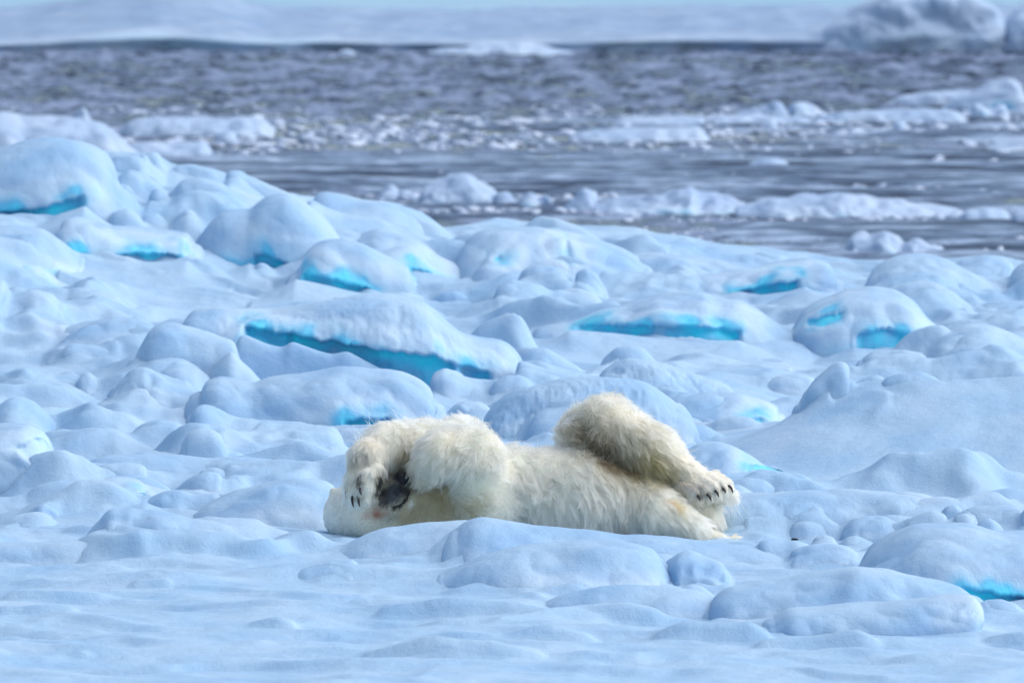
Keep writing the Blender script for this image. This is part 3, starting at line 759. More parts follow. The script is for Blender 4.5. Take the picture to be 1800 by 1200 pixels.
# ------------------------------------------------------------------ the sea, slush and floating ice
def water_material():
    m, t, b = new_mat('sea_water')
    b.inputs['IOR'].default_value = 1.33
    b.inputs['Specular IOR Level'].default_value = 0.13
    # films of grease ice drifting on black water
    tg = node(t, 'ShaderNodeTexCoord')
    mg = node(t, 'ShaderNodeMapping')
    mg.inputs['Scale'].default_value = (2.3, 1.0, 1.0)
    t.links.new(tg.outputs['Object'], mg.inputs[0])
    ng = noise_node(t, 1.0, 4, vec=mg.outputs[0], rough=0.6)
    rg = ramp(t, ng.outputs[0], [(0.42, (0.02, 0.025, 0.042)), (0.50, (0.095, 0.125, 0.19)), (0.57, (0.225, 0.275, 0.39))])
    t.links.new(rg.outputs[0], b.inputs['Base Color'])
    r2 = ramp(t, ng.outputs[0], [(0.41, (0.16,) * 3), (0.54, (0.42,) * 3)])
    t.links.new(r2.outputs[0], b.inputs['Roughness'])
    tc = node(t, 'ShaderNodeTexCoord')
    mp = node(t, 'ShaderNodeMapping')
    mp.inputs['Scale'].default_value = (1.0, 0.6, 1.0)
    t.links.new(tc.outputs['Object'], mp.inputs[0])
    n = noise_node(t, 5.0, 4, vec=mp.outputs[0], rough=0.55)
    bp = node(t, 'ShaderNodeBump')
    bp.inputs['Strength'].default_value = 0.35
    bp.inputs['Distance'].default_value = 0.05
    t.links.new(n.outputs[0], bp.inputs['Height'])
    t.links.new(bp.outputs[0], b.inputs['Normal'])
    return m


wxs = np.concatenate([[-3000, -800, -200, -60, -20], np.linspace(-9, 9, 620), [20, 60, 200, 800, 3000]])
wys = np.concatenate([[-300, -100, -50, 0], np.linspace(18, 68, 760), [75, 100, 200, 600, 3000]])
WX, WY = np.meshgrid(wxs, wys, indexing='ij')
WP = np.stack([WX, WY * 0.7, WX * 0], -1)
inn = (np.abs(WX) < 9.5) * sstep(18, 20, WY) * (1 - sstep(66, 68, WY))
amp_w = inn * (0.007 + 0.030 * sstep(49, 54, WY))
wz = SEA + amp_w * (fbm(WP * np.array([3.6, 3.4, 1]), 3) + 0.5 * fbm(WP * np.array([7, 5, 1]) + 4, 2))
mesh_obj('sea_water', np.stack([WX, WY, wz], -1).reshape(-1, 3), grid_faces(len(wxs), len(wys)), water_material())['kind'] = 'structure'


def slush_material():
    m, t, b = new_mat('slush')
    tc = node(t, 'ShaderNodeTexCoord')
    mp = node(t, 'ShaderNodeMapping')
    mp.inputs['Scale'].default_value = (0.28, 1.5, 1.0)
    t.links.new(tc.outputs['Object'], mp.inputs[0])
    n = noise_node(t, 2.0, 6, vec=mp.outputs[0], rough=0.6)
    r = ramp(t, n.outputs[0], [(0.42, (0.03, 0.05, 0.09)), (0.49, (0.12, 0.18, 0.27)), (0.60, (0.38, 0.48, 0.62))])
    mq = node(t, 'ShaderNodeMapping')
    mq.inputs['Scale'].default_value = (2.0, 1.6, 1.0)
    t.links.new(tc.outputs['Object'], mq.inputs[0])
    nq = noise_node(t, 1.6, 4, vec=mq.outputs[0], rough=0.6)
    rq = ramp(t, nq.outputs[0], [(0.40, (0.45, 0.47, 0.52)), (0.55, (1, 1, 1))])
    t.links.new(mix_rgb(t, 0.8, r.outputs[0], rq.outputs[0], 'MULTIPLY'), b.inputs['Base Color'])
    b.inputs['Roughness'].default_value = 0.45
    n2 = noise_node(t, 12, 4)
    bp = node(t, 'ShaderNodeBump')
    bp.inputs['Strength'].default_value = 0.5
    bp.inputs['Distance'].default_value = 0.03
    t.links.new(n2.outputs[0], bp.inputs['Height'])
    t.links.new(bp.outputs[0], b.inputs['Normal'])
    return m


sx_ = np.linspace(-9, 9, 300)
sy_ = np.linspace(24, 56, 560)
SX, SY = np.meshgrid(sx_, sy_, indexing='ij')


def py_of(y, z=SEA):
    return 600 + FPX * np.tan(np.arctan((5 - z) / (y + 50)) - PITCH)


PYS = py_of(SY)
PXS = 900 + FPX * SX / (SY + 50)
nz = fbm(np.stack([SX * 0.22, SY * 0.9, SX * 0], -1), 4) + 0.35 * fbm(np.stack([SX * 0.9, SY * 2.2, SX * 0 + 5], -1), 3)
lim = np.interp(PYS, [180, 195, 210, 225, 255, 275, 283, 300, 335, 350, 372, 386, 392, 440, 520], [-1.2, -.9, -.15, -.1, -.12, -.05, .5, .6, .35, .15, .35, .2, -.9, -1.2, -1.2])
lim = lim - 0.9 * np.exp(-((PXS - 560) / 260) ** 2 - ((PYS - 248) / 22) ** 2) - 0.5 * np.exp(-((PXS - 800) / 200) ** 2 - ((PYS - 372) / 10) ** 2)
lim = lim + 1.5 * sstep(1150, 1400, PXS) * sstep(391, 398, PYS)
lim = lim + 0.4 * sstep(1050, 1300, PXS) * np.exp(-((PYS - 215) / 14) ** 2)
nz = nz + 0.5 * fbm(np.stack([SX * 0.35, SY * 2.6, SX * 0 + 8], -1), 3)
th = np.clip((nz + lim) * 0.06, -0.03, 0.045)
sz = SEA + th + 0.012 * fbm(np.stack([SX * 3, SY * 3, SX * 0], -1), 3) * (th > -0.02)
tag(mesh_obj('slush', np.stack([SX, SY, sz], -1).reshape(-1, 3), grid_faces(len(sx_), len(sy_)), slush_material()),
    'grey blue slush lying in bands on the dark water', 'slush', kind='stuff')

# far floe across the lead
fx_ = np.concatenate([np.linspace(-60, -8, 20)[:-1], np.linspace(-8, 8, 260), np.linspace(8, 60, 20)[1:]])
fy_ = np.concatenate([np.linspace(62, 64, 6)[:-1], np.linspace(64, 66.6, 130), np.linspace(66.6, 76, 70)[1:]])
FX, FY = np.meshgrid(fx_, fy_, indexing='ij')
fc = [(-900, 35), (-100, 32), (0, 26), (100, 14), (200, -6), (300, -12), (380, -6), (445, 22), (520, 29), (700, 31), (850, 32), (1000, 28), (1150, 25), (1300, 26), (1480, 24), (1600, 20), (2700, 24)]
q = at_depth([c[0] for c in fc], [c[1] for c in fc], 70.5)
fz = smooth1(np.interp(fx_, q[:, 0], q[:, 2]) - SEA, 9)[:, None] + 0 * FX
ef = hit_sea(900, 90) + 0.45 * fbm(np.stack([FX * 0.5, FX * 0 + 2, FX * 0], -1), 3)
t_ = np.clip((FY - ef) / (70.5 - ef), 0, 1)
lip = np.interp(900 + FPX * FX / 115, [-300, 0, 250, 420, 520, 700, 900, 1000, 1300, 1800], [.3, .32, .3, .4, .6, .62, .45, .62, .66, .6])
lip = smooth1(lip[:, 0], 10)[:, None]
FZ = fz * (lip * sstep(0, 0.02, t_) + (1 - lip) * t_ ** 0.8) * (1 - 0.6 * sstep(71, 75.5, FY))
FZ = FZ + sstep(0, .1, t_) * 0.05 * fbm(np.stack([FX * 0.9, FY * 0.8, FX * 0], -1), 4, ridge=True)
FYs = np.where(t_ < 0.06, 0.16 * np.clip(1 - FZ / (np.maximum(fz * lip, 0.02)), 0, 1), 0)
FZ = SEA + FZ - 0.4 * (1 - sstep(-0.25, 0.0, FY - ef)) - 0.6 * sstep(75, 76, FY)
mesh_obj('far_ice_floe', np.stack([FX, FY + FYs, FZ], -1).reshape(-1, 3), grid_faces(len(fx_), len(fy_)), M_FAR,
         attrs={'ice': ((0.55 + 0.9 * fbm(np.stack([FX * 0.6, FY * 0.5, FX * 0 + 2], -1), 2)).clip(0, 1) * 0.22 * (1 - sstep(0, .3, t_))).ravel()})['kind'] = 'structure'  # bluer along the front edge: its shade painted into the colour
hx = np.concatenate([[-3000, -300, -60], np.linspace(-12, 12, 60), [60, 300, 3000]])
hy = np.concatenate([np.linspace(71, 110, 60), [150, 300, 900, 3500]])
HX, HY = np.meshgrid(hx, hy, indexing='ij')
HZ = SEA + 0.10 + 0.02 * fbm(np.stack([HX * .3, HY * .6, HX * 0], -1), 3) - 0.3 * (HY < 71.5)
mesh_obj('sea_ice', np.stack([HX, HY, HZ], -1).reshape(-1, 3), grid_faces(len(hx), len(hy)), M_SHEET)['kind'] = 'structure'

F = lambda name, label, pts, base, **k: ice_block(name, label, pts, base, sea=True, mat=k.pop('mat', M_FLOAT), cat=k.pop('cat', 'floating ice'), bury=.08, **k)
F('ice_block', 'big angular ice block at the top right on the far floe', [(1400, 66), (1450, 44), (1490, 24), (1516, 4), (1560, -16), (1650, -18), (1722, -2), (1754, 14), (1763, 34), (1766, 70)], 92, tf=.5, p=3.2, ice=.15, rgh=1.5)
F('ice_floe_edge', 'small ice floe cut by the top right corner', [(1756, 84), (1776, 30), (1802, 14), (1900, 8), (2050, 30)], 93, tf=.7, p=2.6, ice=.1)
F('ice_slab', 'thin white tongue of ice in front of the far floe', [(720, 94), (800, 84), (850, 78), (910, 74), (960, 82), (1010, 92)], 97, tf=.4)
F('ice_chunk', 'tiny ice chunk at the foot of the far floe', [(590, 96), (600, 90), (612, 87), (624, 94)], 97, tf=.1)
# left: piled floe
F('ice_pile', 'jumbled ice pile floating behind the snow dome at the left', [(-80, 230), (-20, 200), (0, 198), (40, 204), (90, 202), (140, 206), (185, 215), (212, 240), (235, 262)], 292, tf=.7, rgh=1.3)
F('ice_shard', 'pointed ice shard on top of the left floating pile', [(122, 212), (132, 196), (142, 188), (152, 190), (158, 210)], 222, tf=.15, rgh=1.5)
F('ice_block', 'tilted ice block sliding off the left floating pile', [(140, 250), (160, 236), (185, 240), (210, 250), (226, 266), (232, 280)], 290, tf=.25)
F('ice_slab', 'flat pale floating slab with a blue sheen at the left', [(205, 232), (235, 208), (290, 206), (380, 207), (440, 206), (470, 212), (475, 220)], 240, tf=.6, p=3, ice=.3)
F('ice_slab', 'lower floating slab just behind the left ridge crest', [(215, 272), (232, 252), (262, 248), (300, 250), (360, 250), (372, 262), (374, 274)], 282, tf=.5, p=3)
F('ice_chunk', 'small ice chunk at the right end of the left floating slabs', [(372, 248), (384, 234), (400, 229), (414, 234), (420, 246)], 252, tf=.15, rgh=1.5)
# middle: brash ridge
F('ice_chunk', 'lone knob of ice at the left end of the floating brash ridge', [(662, 350), (670, 334), (682, 325), (692, 326), (698, 342)], 352, tf=.15, rgh=2)
F('ice_chunk', 'low ice crumb beside the lone knob', [(700, 350), (710, 337), (722, 336), (730, 348)], 352, tf=.1, rgh=2)
F('ice_chunk', 'largest crumbly heap of the floating brash ridge', [(732, 354), (742, 330), (758, 318), (775, 318), (795, 314), (815, 310), (832, 314), (850, 324), (870, 338), (892, 350)], 362, tf=.35, rgh=1.5)
F('ice_chunk', 'crumbly chunk right of the largest brash heap', [(866, 358), (876, 342), (892, 336), (902, 346), (912, 360)], 364, tf=.2, rgh=1.3)
F('ice_chunk', 'square chunk at the middle of the brash ridge', [(905, 362), (916, 338), (926, 332), (936, 336), (940, 356)], 366, tf=.15, rgh=2)
F('ice_chunk', 'flat crumb between the square chunk and the pointed chunk', [(940, 364), (948, 345), (964, 343), (976, 362)], 366, tf=.1, rgh=2, dy=0)
F('ice_chunk', 'pointed chunk at the right end of the brash ridge', [(990, 366), (1004, 352), (1018, 338), (1030, 332), (1040, 342), (1048, 366)], 370, tf=.2, rgh=2)
F('ice_slab', 'long pale floating floe with a spike right of the brash ridge', [(1050, 362), (1080, 350), (1130, 344), (1180, 336), (1208, 330), (1214, 326), (1222, 334), (1260, 340), (1290, 350), (1320, 362)], 378, tf=.6, rgh=1.6)
F('ice_slab', 'pale blue floating floe humped in the right middle water', [(1300, 362), (1340, 350), (1410, 346), (1440, 342), (1500, 341), (1550, 348), (1620, 358), (1680, 366), (1700, 374)], 384, tf=.6, rgh=1.3, ice=.25)
F('ice_block', 'grey blue ice block near the right edge of the water', [(1688, 380), (1700, 366), (1730, 364), (1765, 370), (1776, 382)], 390, tf=.3, p=3)
F('ice_block', 'darker ice block cut by the right edge of the water', [(1772, 388), (1784, 372), (1810, 366), (1850, 372), (1860, 390)], 400, tf=.4, p=3)
F('ice_chunk', 'rough ice chunk poking up behind the right skyline', [(1484, 446), (1496, 418), (1510, 414), (1530, 420), (1548, 406), (1560, 404), (1575, 416), (1584, 440)], 452, tf=.25, rgh=1.5)
F('ice_chunk', 'second ice chunk poking up behind the right skyline', [(1578, 446), (1590, 424), (1606, 416), (1618, 420), (1632, 434), (1660, 440), (1700, 446)], 452, tf=.3, rgh=2)
# right: slabs
F('ice_slab', 'blue triangular ice slab tilted up near the right edge of the water', [(1650, 194), (1672, 178), (1700, 164), (1740, 148), (1772, 138), (1786, 140), (1796, 152), (1800, 175), (1802, 190)], 198, tf=.3, p=3.4, ice=.4)
F('ice_slab', 'low dark ice slab behind the tilted triangular slab', [(1556, 184), (1580, 170), (1620, 162), (1680, 160), (1720, 166), (1740, 178)], 188, tf=.25, p=3.4, ice=.3)
F('ice_slab', 'long bright rimmed floating slab left of the tilted one', [(1440, 206), (1470, 197), (1540, 193), (1600, 192), (1660, 192), (1690, 200), (1694, 208)], 217, tf=.3, p=3, ice=.2)
F('ice_chunk', 'pale ice hump left of the bright rimmed slab', [(1300, 200), (1330, 188), (1360, 178), (1374, 182), (1384, 198)], 206, tf=.3, rgh=1.8)
F('ice_chunk', 'arched ice hump just left of the bright rimmed slab', [(1388, 200), (1396, 180), (1410, 177), (1430, 184), (1448, 198)], 206, tf=.25, rgh=1.6)
F('ice_slab', 'flat ice plate in the slush below the pale humps', [(1245, 212), (1270, 204), (1340, 203), (1400, 206), (1444, 213)], 220, tf=.4, rgh=1.5)
F('ice_chunk', 'little pointed chunk under the flat ice plate', [(1338, 225), (1350, 216), (1360, 210), (1368, 224)], 228, tf=.15, rgh=2)
F('ice_slab', 'grey slab of floating ice in the middle of the water', [(1000, 244), (1020, 232), (1080, 226), (1150, 225), (1225, 224), (1240, 232), (1242, 240)], 250, tf=.5, p=3)
F('ice_slab', 'thin grey ice plate behind the grey middle slab', [(1080, 214), (1110, 206), (1180, 204), (1235, 206), (1240, 214)], 220, tf=.35, p=3)
F('ice_chunk', 'bright ice chunk below the bright rimmed slab', [(1568, 228), (1574, 218), (1584, 216), (1588, 226)], 232, tf=.1, rgh=2)
F('ice_chunk', 'spiky ice crumbs at the foot of the tilted triangular slab', [(1700, 202), (1714, 188), (1724, 181), (1732, 192), (1746, 196), (1764, 188), (1772, 200)], 206, tf=.15, rgh=3)
F('ice_slab', 'low grey floe at the right edge below the tilted slab', [(1740, 256), (1765, 246), (1800, 240), (1860, 238), (1900, 250)], 266, tf=.5)
F('ice_slab', 'low ice hump in the slush of the right water', [(1320, 286), (1340, 278), (1365, 277), (1385, 286), (1395, 294)], 298, tf=.35)

# brash: crumbs of ice nobody could count, one mesh
ico_v, ico_f = None, None
import bmesh
_bm = bmesh.new()
bmesh.ops.create_icosphere(_bm, subdivisions=1, radius=1.0)
ico_v = np.array([v.co for v in _bm.verts])
ico_f = np.array([[v.index for v in f.verts] for f in _bm.faces])
_bm.free()
BV, BF, nb_ = [], [], 0
regions = [  # px0, px1, py0, py1, count, size0, size1
    (420, 960, 208, 262, 330, .015, .07), (960, 1300, 200, 262, 150, .015, .06), (1240, 1700, 205, 240, 260, .02, .06),
    (640, 1080, 345, 378, 160, .02, .05), (1040, 1420, 372, 392, 70, .012, .04), (1100, 1500, 400, 428, 90, .010, .028),
    (1500, 1700, 370, 388, 130, .015, .05), (180, 480, 225, 285, 140, .02, .06), (1680, 1820, 190, 260, 110, .02, .06),
    (0, 1800, 186, 210, 160, .015, .05), (0, 1800, 262, 345, 160, .015, .05), (1300, 1800, 245, 340, 120, .02, .06), (1620, 1820, 400, 440, 40, .01, .04)]
for (a, b_, c, d, n, s0, s1) in regions:
    for k in range(n):
        px, py = rng.uniform(a, b_), rng.uniform(c, d)
        y = hit_sea(px, py)
        x = at_depth(px, py, y)[0]
        r = s0 + (s1 - s0) * rng.random() ** 2.2
        v = ico_v * (1 + 0.30 * rng.normal(size=(len(ico_v), 1))) * np.array([1.7, 1.2, 0.5]) * r
        an = rng.uniform(0, 6.28)
        v = np.stack([v[:, 0] * math.cos(an) - v[:, 1] * math.sin(an), v[:, 0] * math.sin(an) + v[:, 1] * math.cos(an), v[:, 2]], 1)
        BV.append(v + np.array([x, y, SEA + r * 0.15]))
        BF.append(ico_f + nb_)
        nb_ += len(ico_v)
tag(mesh_obj('brash_ice', np.concatenate(BV), np.concatenate(BF), M_BRASH), 'fine white brash ice crumbs scattered over the dark water', 'brash ice', kind='stuff')


# ------------------------------------------------------------------ the polar bear
D0 = 0.12


def PB(px, py, d):
    return at_depth(px, py, d + D0)


CR, WH, YE, GY_, BR = (0.985, 0.89, 0.66), (0.985, 0.94, 0.79), (0.93, 0.77, 0.44), (0.86, 0.79, 0.65), (0.68, 0.58, 0.43)
DK = (0.05, 0.045, 0.045)
# a, b, radius a, radius b, flow on the picture (right, down), length, lift, colour, blend
prims = []


def prim(a, b, ra, rb, flow, ln, lift, col, k=0.05, fd=0.0):
    prims.append(dict(a=PB(*a), b=PB(*b), ra=ra, rb=rb, flow=np.array([flow[0], fd, -flow[1]], float), ln=ln, lift=lift, col=np.array(col), k=k))


# torso, neck, rump
prim((885, 868, .02), (1020, 874, .03), .225, .215, (.25, .55), .075, .5, WH, .08)
prim((1020, 874, .03), (1140, 893, .03), .215, .165, (.1, .9), .085, .45, WH, .08)
prim((1140, 893, .03), (1205, 905, .02), .155, .115, (.1, .9), .07, .45, CR, .07)
prim((860, 880, .02), (742, 902, .0), .19, .150, (-.3, .5), .04, .3, YE, .08)
prim((742, 902, .0), (690, 908, .0), .150, .12, (-.4, .5), .03, .25, CR, .05)
# skull, muzzle, jaw
prim((636, 901, .0), (623, 903, .02), .152, .158, (-.5, .6), .018, .15, (.93, .895, .80), .05)
prim((648, 905, -.04), (682, 878, -.12), .120, .100, (-.6, .5), .010, .12, CR, .04)
prim((682, 878, -.12), (700, 856, -.16), .098, .072, (-.6, .6), .012, .22, DK, .03)
prim((665, 852, -.04), (708, 838, -.06), .060, .055, (-.5, .6), .02, .3, (.2, .17, .14), .03)
prim((698, 910, -.06), (719, 874, -.11), .062, .032, (-.2, .8), .008, .12, WH, .02)
# far arm laid over the face, paw hanging
prim((862, 850, .20), (812, 782, .12), .14, .115, (-.3, -.6), .06, .5, WH, .06)
prim((812, 784, .12), (684, 782, -.06), .115, .100, (-.4, -.15), .07, .55, WH, .05)
prim((684, 782, -.06), (647, 806, -.18), .104, .088, (-.35, .8), .04, .3, GY_, .04)
prim((645, 802, -.18), (634, 852, -.25), .085, .072, (-.15, 1), .032, .25, GY_, .03)
for (tx, ty, td, ex, ey) in ((617, 856, -.20, 611, 872), (625, 860, -.27, 621, 879), (636, 860, -.31, 632, 880), (647, 856, -.32, 643, 876), (656, 848, -.29, 654, 866)):
    prim((tx + 4, ty - 20, td + .02), (tx, ty, td), .042, .036, (-.1, 1), .03, .25, WH, .015)
    prim((tx, ty, td), (ex, ey, td - .01), .034, .022, (-.1, 1), .028, .25, WH, .012)
# near arm, folded, elbow fur hanging
prim((862, 878, -.12), (826, 800, -.20), .15, .120, (.1, -.5), .06, .5, WH, .06)
prim((830, 798, -.20), (780, 798, -.24), .125, .105, (-.65, .35), .08, .42, CR, .05)
prim((780, 798, -.24), (756, 816, -.22), .104, .074, (-.6, .7), .06, .4, (.80, .72, .52), .04)
# far hind leg, raised
prim((1110, 885, .20), (1060, 775, .18), .19, .165, (-.5, -.2), .06, .5, BR, .06)
prim((1040, 776, .16), (1062, 762, .16), .155, .165, (-.2, -.7), .06, .5, GY_, .05)
prim((1062, 762, .16), (1140, 795, .08), .165, .128, (.75, .2), .085, .5, CR, .05)
prim((1140, 795, .08), (1205, 838, .0), .125, .082, (.8, .55), .055, .3, CR, .04)
prim((1205, 838, .0), (1262, 862, -.02), .080, .062, (.85, .5), .03, .25, GY_, .03)
prim((1225, 866, .02), (1282, 868, .02), .048, .034, (.6, .6), .034, .4, CR, .03)
for (tx, ty, td) in ((1221, 868, -.14), (1238, 864, -.13), (1252, 858, -.11), (1265, 854, -.08), (1276, 850, -.03)):
    prim((tx - 20, ty - 12, td + .05), (tx, ty, td), .036, .033, (.8, .55), .022, .2, GY_, .012)
    prim((tx, ty, td), (tx + 8, ty + 10, td - .01), .032, .022, (.8, .7), .018, .2, GY_, .010)
# near hind leg lying on the snow, tail
prim((1165, 905, -.12), (1215, 926, -.20), .125, .065, (.8, .3), .06, .35, WH, .06)
prim((1205, 896, .0), (1236, 908, .0), .115, .085, (.1, .9), .06, .4, CR, .05)
prim((1215, 934, -.20), (1292, 958, -.16), .050, .016, (1, .15), .06, .3, CR, .04)
prim((1290, 950, -.16), (1395, 966, -.10), .026, .026, (1, .1), .03, .3, CR, .03)
prim((1395, 962, -.10), (1406, 951, -.10), .028, .024, (.6, -.2), .012, .2, GY_, .02)
prim((1235, 890, .10), (1245, 915, .08), .055, .035, (.3, 1), .07, .4, CR, .04)
# ear
prim((596, 872, .02), (586, 864, .02), .030, .022, (-.4, -.5), .012, .2, CR, .015)
NP_ = len(prims)


def prim_d(P, pr):
    ab = pr['b'] - pr['a']
    t = np.clip(((P - pr['a']) @ ab) / max(ab @ ab, 1e-9), 0, 1)
    return np.linalg.norm(P - pr['a'] - t[..., None] * ab, axis=-1) - (pr['ra'] + t * (pr['rb'] - pr['ra']))


def sdf(P):
    d = None
    for pr in prims:
        e = prim_d(P, pr)
        if d is None:
            d = e
        else:
            k = pr['k']
            h = np.clip(0.5 + 0.5 * (d - e) / k, 0, 1)
            d = d * (1 - h) + e * h - k * h * (1 - h)
    return d


def surface_nets(Fv, o, h):
    nx, ny, nz_ = Fv.shape
    ins = Fv < 0
    acc = np.zeros((nx - 1, ny - 1, nz_ - 1, 3))
    cnt = np.zeros((nx - 1, ny - 1, nz_ - 1))
    cs = [(i, j, k) for i in (0, 1) for j in (0, 1) for k in (0, 1)]
    sl = lambda A, c: A[c[0]:c[0] + nx - 1, c[1]:c[1] + ny - 1, c[2]:c[2] + nz_ - 1]
    for a in cs:
        for b in cs:
            if sum(abs(np.subtract(a, b))) == 1 and a < b:
                fa, fb = sl(Fv, a), sl(Fv, b)
                cr = (fa < 0) != (fb < 0)
                t = np.where(cr, fa / np.where(cr, fa - fb, 1), 0)
                for ax in range(3):
                    acc[..., ax] += np.where(cr, a[ax] + t * (b[ax] - a[ax]), 0)
                cnt += cr
    act = cnt > 0
    idx = -np.ones(act.shape, int)
    idx[act] = np.arange(act.sum())
    pos = np.argwhere(act) + acc[act] / cnt[act][:, None]
    faces = []
    for ax in range(3):
        A = np.moveaxis(ins, ax, 0)
        I = np.moveaxis(idx, ax, 0)
        e = A[:-1, 1:-1, 1:-1] != A[1:, 1:-1, 1:-1]
        fl = A[:-1, 1:-1, 1:-1]
        w = np.argwhere(e)
        f = fl[e]
        i, j, k = w[:, 0], w[:, 1], w[:, 2]
        q = np.stack([I[i, j, k], I[i, j + 1, k], I[i, j + 1, k + 1], I[i, j, k + 1]], 1)
        if ax == 1:
            q = q[:, ::-1]
        q[~f] = q[~f][:, ::-1]
        faces.append(q)
    return pos * h + o, np.concatenate(faces)


h_ = 0.013
lo = np.min([np.minimum(p['a'] - p['ra'], p['b'] - p['rb']) for p in prims], 0) - 0.06
hi = np.max([np.maximum(p['a'] + p['ra'], p['b'] + p['rb']) for p in prims], 0) + 0.06
nn = np.ceil((hi - lo) / h_).astype(int)
ax_ = [lo[k] + h_ * np.arange(nn[k]) for k in range(3)]
PG = np.stack(np.meshgrid(*ax_, indexing='ij'), -1)
SD = sdf(PG)
SD = SD + 0.006 * perlin(PG * 7)
bv, bf = surface_nets(SD, lo, h_)
del PG


def region(P):
    """blend of the fur settings of the nearest body parts"""
    D = np.stack([prim_d(P, pr) for pr in prims], 1)
    D -= D.min(1, keepdims=True)
    w = np.exp(-D / 0.022)
    w /= w.sum(1, keepdims=True)
    return (w @ np.array([p['flow'] for p in prims]), w @ np.array([p['ln'] for p in prims]),
            w @ np.array([p['lift'] for p in prims]), w @ np.array([p['col'] for p in prims]))


def screen(P):
    d_ = P - CAM
    depth = d_[..., 1] * math.cos(PITCH) - d_[..., 2] * math.sin(PITCH)
    up = d_[..., 1] * math.sin(PITCH) + d_[..., 2] * math.cos(PITCH)
    return 900 + FPX * d_[..., 0] / depth, 600 - FPX * up / depth


def blob(P, c, r):
    return np.exp(-(np.linalg.norm(P - PB(*c), axis=-1) / r) ** 2)


def surf(px, py, lift=0.0):
    """first point of the body under the line of sight, lifted towards the viewer"""
    ds = np.linspace(-.62, .42, 150)
    P = PB(np.full(150, px), np.full(150, py), ds)
    k = np.nonzero(sdf(P) < 0)[0]
    d = ds[k[0]] if len(k) else 0.0
    return PB(px, py, d - lift)


def coat(P, col):
    """markings of the coat: soaked, yellowed and soiled patches, plus painted shade on leg, paws and muzzle"""
    col = col * (1 + 0.10 * fbm(P * 6, 3)[:, None])

    def put(c, r, colr, a):
        nonlocal col
        m_ = np.clip(np.exp(-(np.linalg.norm(P - surf(c[0], c[1]), axis=-1) / r) ** 2) * a * (1 + 0.5 * fbm(P * 20, 2)), 0, 1)[:, None]
        col = col * (1 - m_) + np.array(colr) * m_
    for (px, py, r, colr, a) in (
            (1062, 798, .12, (.22, .17, .12), 1.2), (1105, 812, .10, (.26, .20, .12), 1.1), (1025, 778, .11, (.36, .31, .26), 1.0), (1005, 748, .08, (.46, .43, .38), .8), (1080, 765, .08, (.52, .47, .38), .7),  # thigh: soiled grey-brown, with the leg's lower-left shade painted in
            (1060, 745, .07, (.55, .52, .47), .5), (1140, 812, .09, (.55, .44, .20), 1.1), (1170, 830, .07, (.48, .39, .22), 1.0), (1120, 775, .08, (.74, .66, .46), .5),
            (1200, 850, .07, (.42, .38, .32), .8), (1230, 862, .055, (.30, .28, .26), .8), (1229, 871, .016, (.06, .055, .05), .9), (1245, 867, .016, (.06, .055, .05), .9), (1258, 861, .015, (.06, .055, .05), .9), (1270, 855, .014, (.07, .06, .05), .9), (1255, 875, .03, (.40, .34, .25), .8),  # soiled foot; the dark spots paint the shade between the toes
            (1176, 884, .030, (.80, .50, .16), 1.0), (1185, 893, .018, (.70, .42, .12), .9), (1245, 925, .045, (.70, .54, .26), .8),
            (780, 885, .11, (.56, .44, .26), .85), (735, 900, .085, (.50, .39, .23), .8), (830, 892, .07, (.62, .48, .26), .7), (716, 915, .05, (.58, .42, .22), .7),
            (712, 795, .05, (.46, .36, .22), .8), (722, 770, .04, (.60, .52, .38), .6), (755, 835, .06, (.66, .52, .26), .7),
            (632, 842, .04, (.26, .25, .24), .8), (622, 812, .055, (.42, .34, .24), .9), (646, 806, .05, (.36, .34, .31), .7), (612, 850, .03, (.34, .27, .19), .9), (626, 868, .02, (.12, .11, .10), .8), (638, 872, .018, (.16, .14, .12), .7), (652, 778, .05, (.50, .43, .33), .7),  # forepaw: dark shading between hairs and toes painted in
            (925, 908, .06, (.55, .50, .46), .5), (968, 905, .05, (.62, .57, .54), .4),
            (668, 838, .04, (.07, .055, .045), 1.3), (662, 858, .035, (.10, .085, .07), 1.3), (690, 866, .045, (.13, .135, .15), 1.6), (706, 858, .03, (.08, .085, .10), 1.5), (672, 866, .03, (.06, .05, .045), 1.2), (700, 838, .03, (.03, .03, .035), 1.6),  # dark muzzle; the browns beside the paw paint its shadow
            (676, 882, .035, (.16, .15, .145), 1.1), (692, 874, .026, (.24, .245, .26), 1.1), (717, 864, .016, (.015, .015, .018), 1.5), (713, 878, .016, (.015, .015, .018), 1.5), (705, 888, .015, (.02, .02, .022), 1.4), (694, 892, .014, (.03, .03, .03), 1.2), (722, 885, .018, (.95, .90, .80), 1.0),
            (662, 903, .032, (.48, .17, .11), 1.1), (645, 904, .026, (.52, .30, .22), .7), (680, 902, .025, (.55, .33, .24), .6)):
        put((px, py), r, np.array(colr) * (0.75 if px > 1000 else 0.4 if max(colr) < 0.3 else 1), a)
    return np.clip(col, 0.02, 0.985)


_, _, _, bc = region(bv)
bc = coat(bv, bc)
mB, tB, bB = new_mat('bear_hide')
aN = node(tB, 'ShaderNodeAttribute', attribute_name='hide')
nB = noise_node(tB, 60, 4)
tB.links.new(mix_rgb(tB, 0.12, aN.outputs['Color'], nB.outputs[0], 'MULTIPLY'), bB.inputs['Base Color'])
bB.inputs['Roughness'].default_value = 0.8

bear = tag(bpy.data.objects.new('polar_bear', None), 'polar bear lying on its back on the snow with paws over its face', 'polar bear')
bear.location = (0.1, D0, 0)
bear.empty_display_size = 0.2
C.objects.link(bear)
off = -np.array(bear.location)
body = mesh_obj('body', bv + off, bf, mB, parent=bear, attrs={'hide': bc})

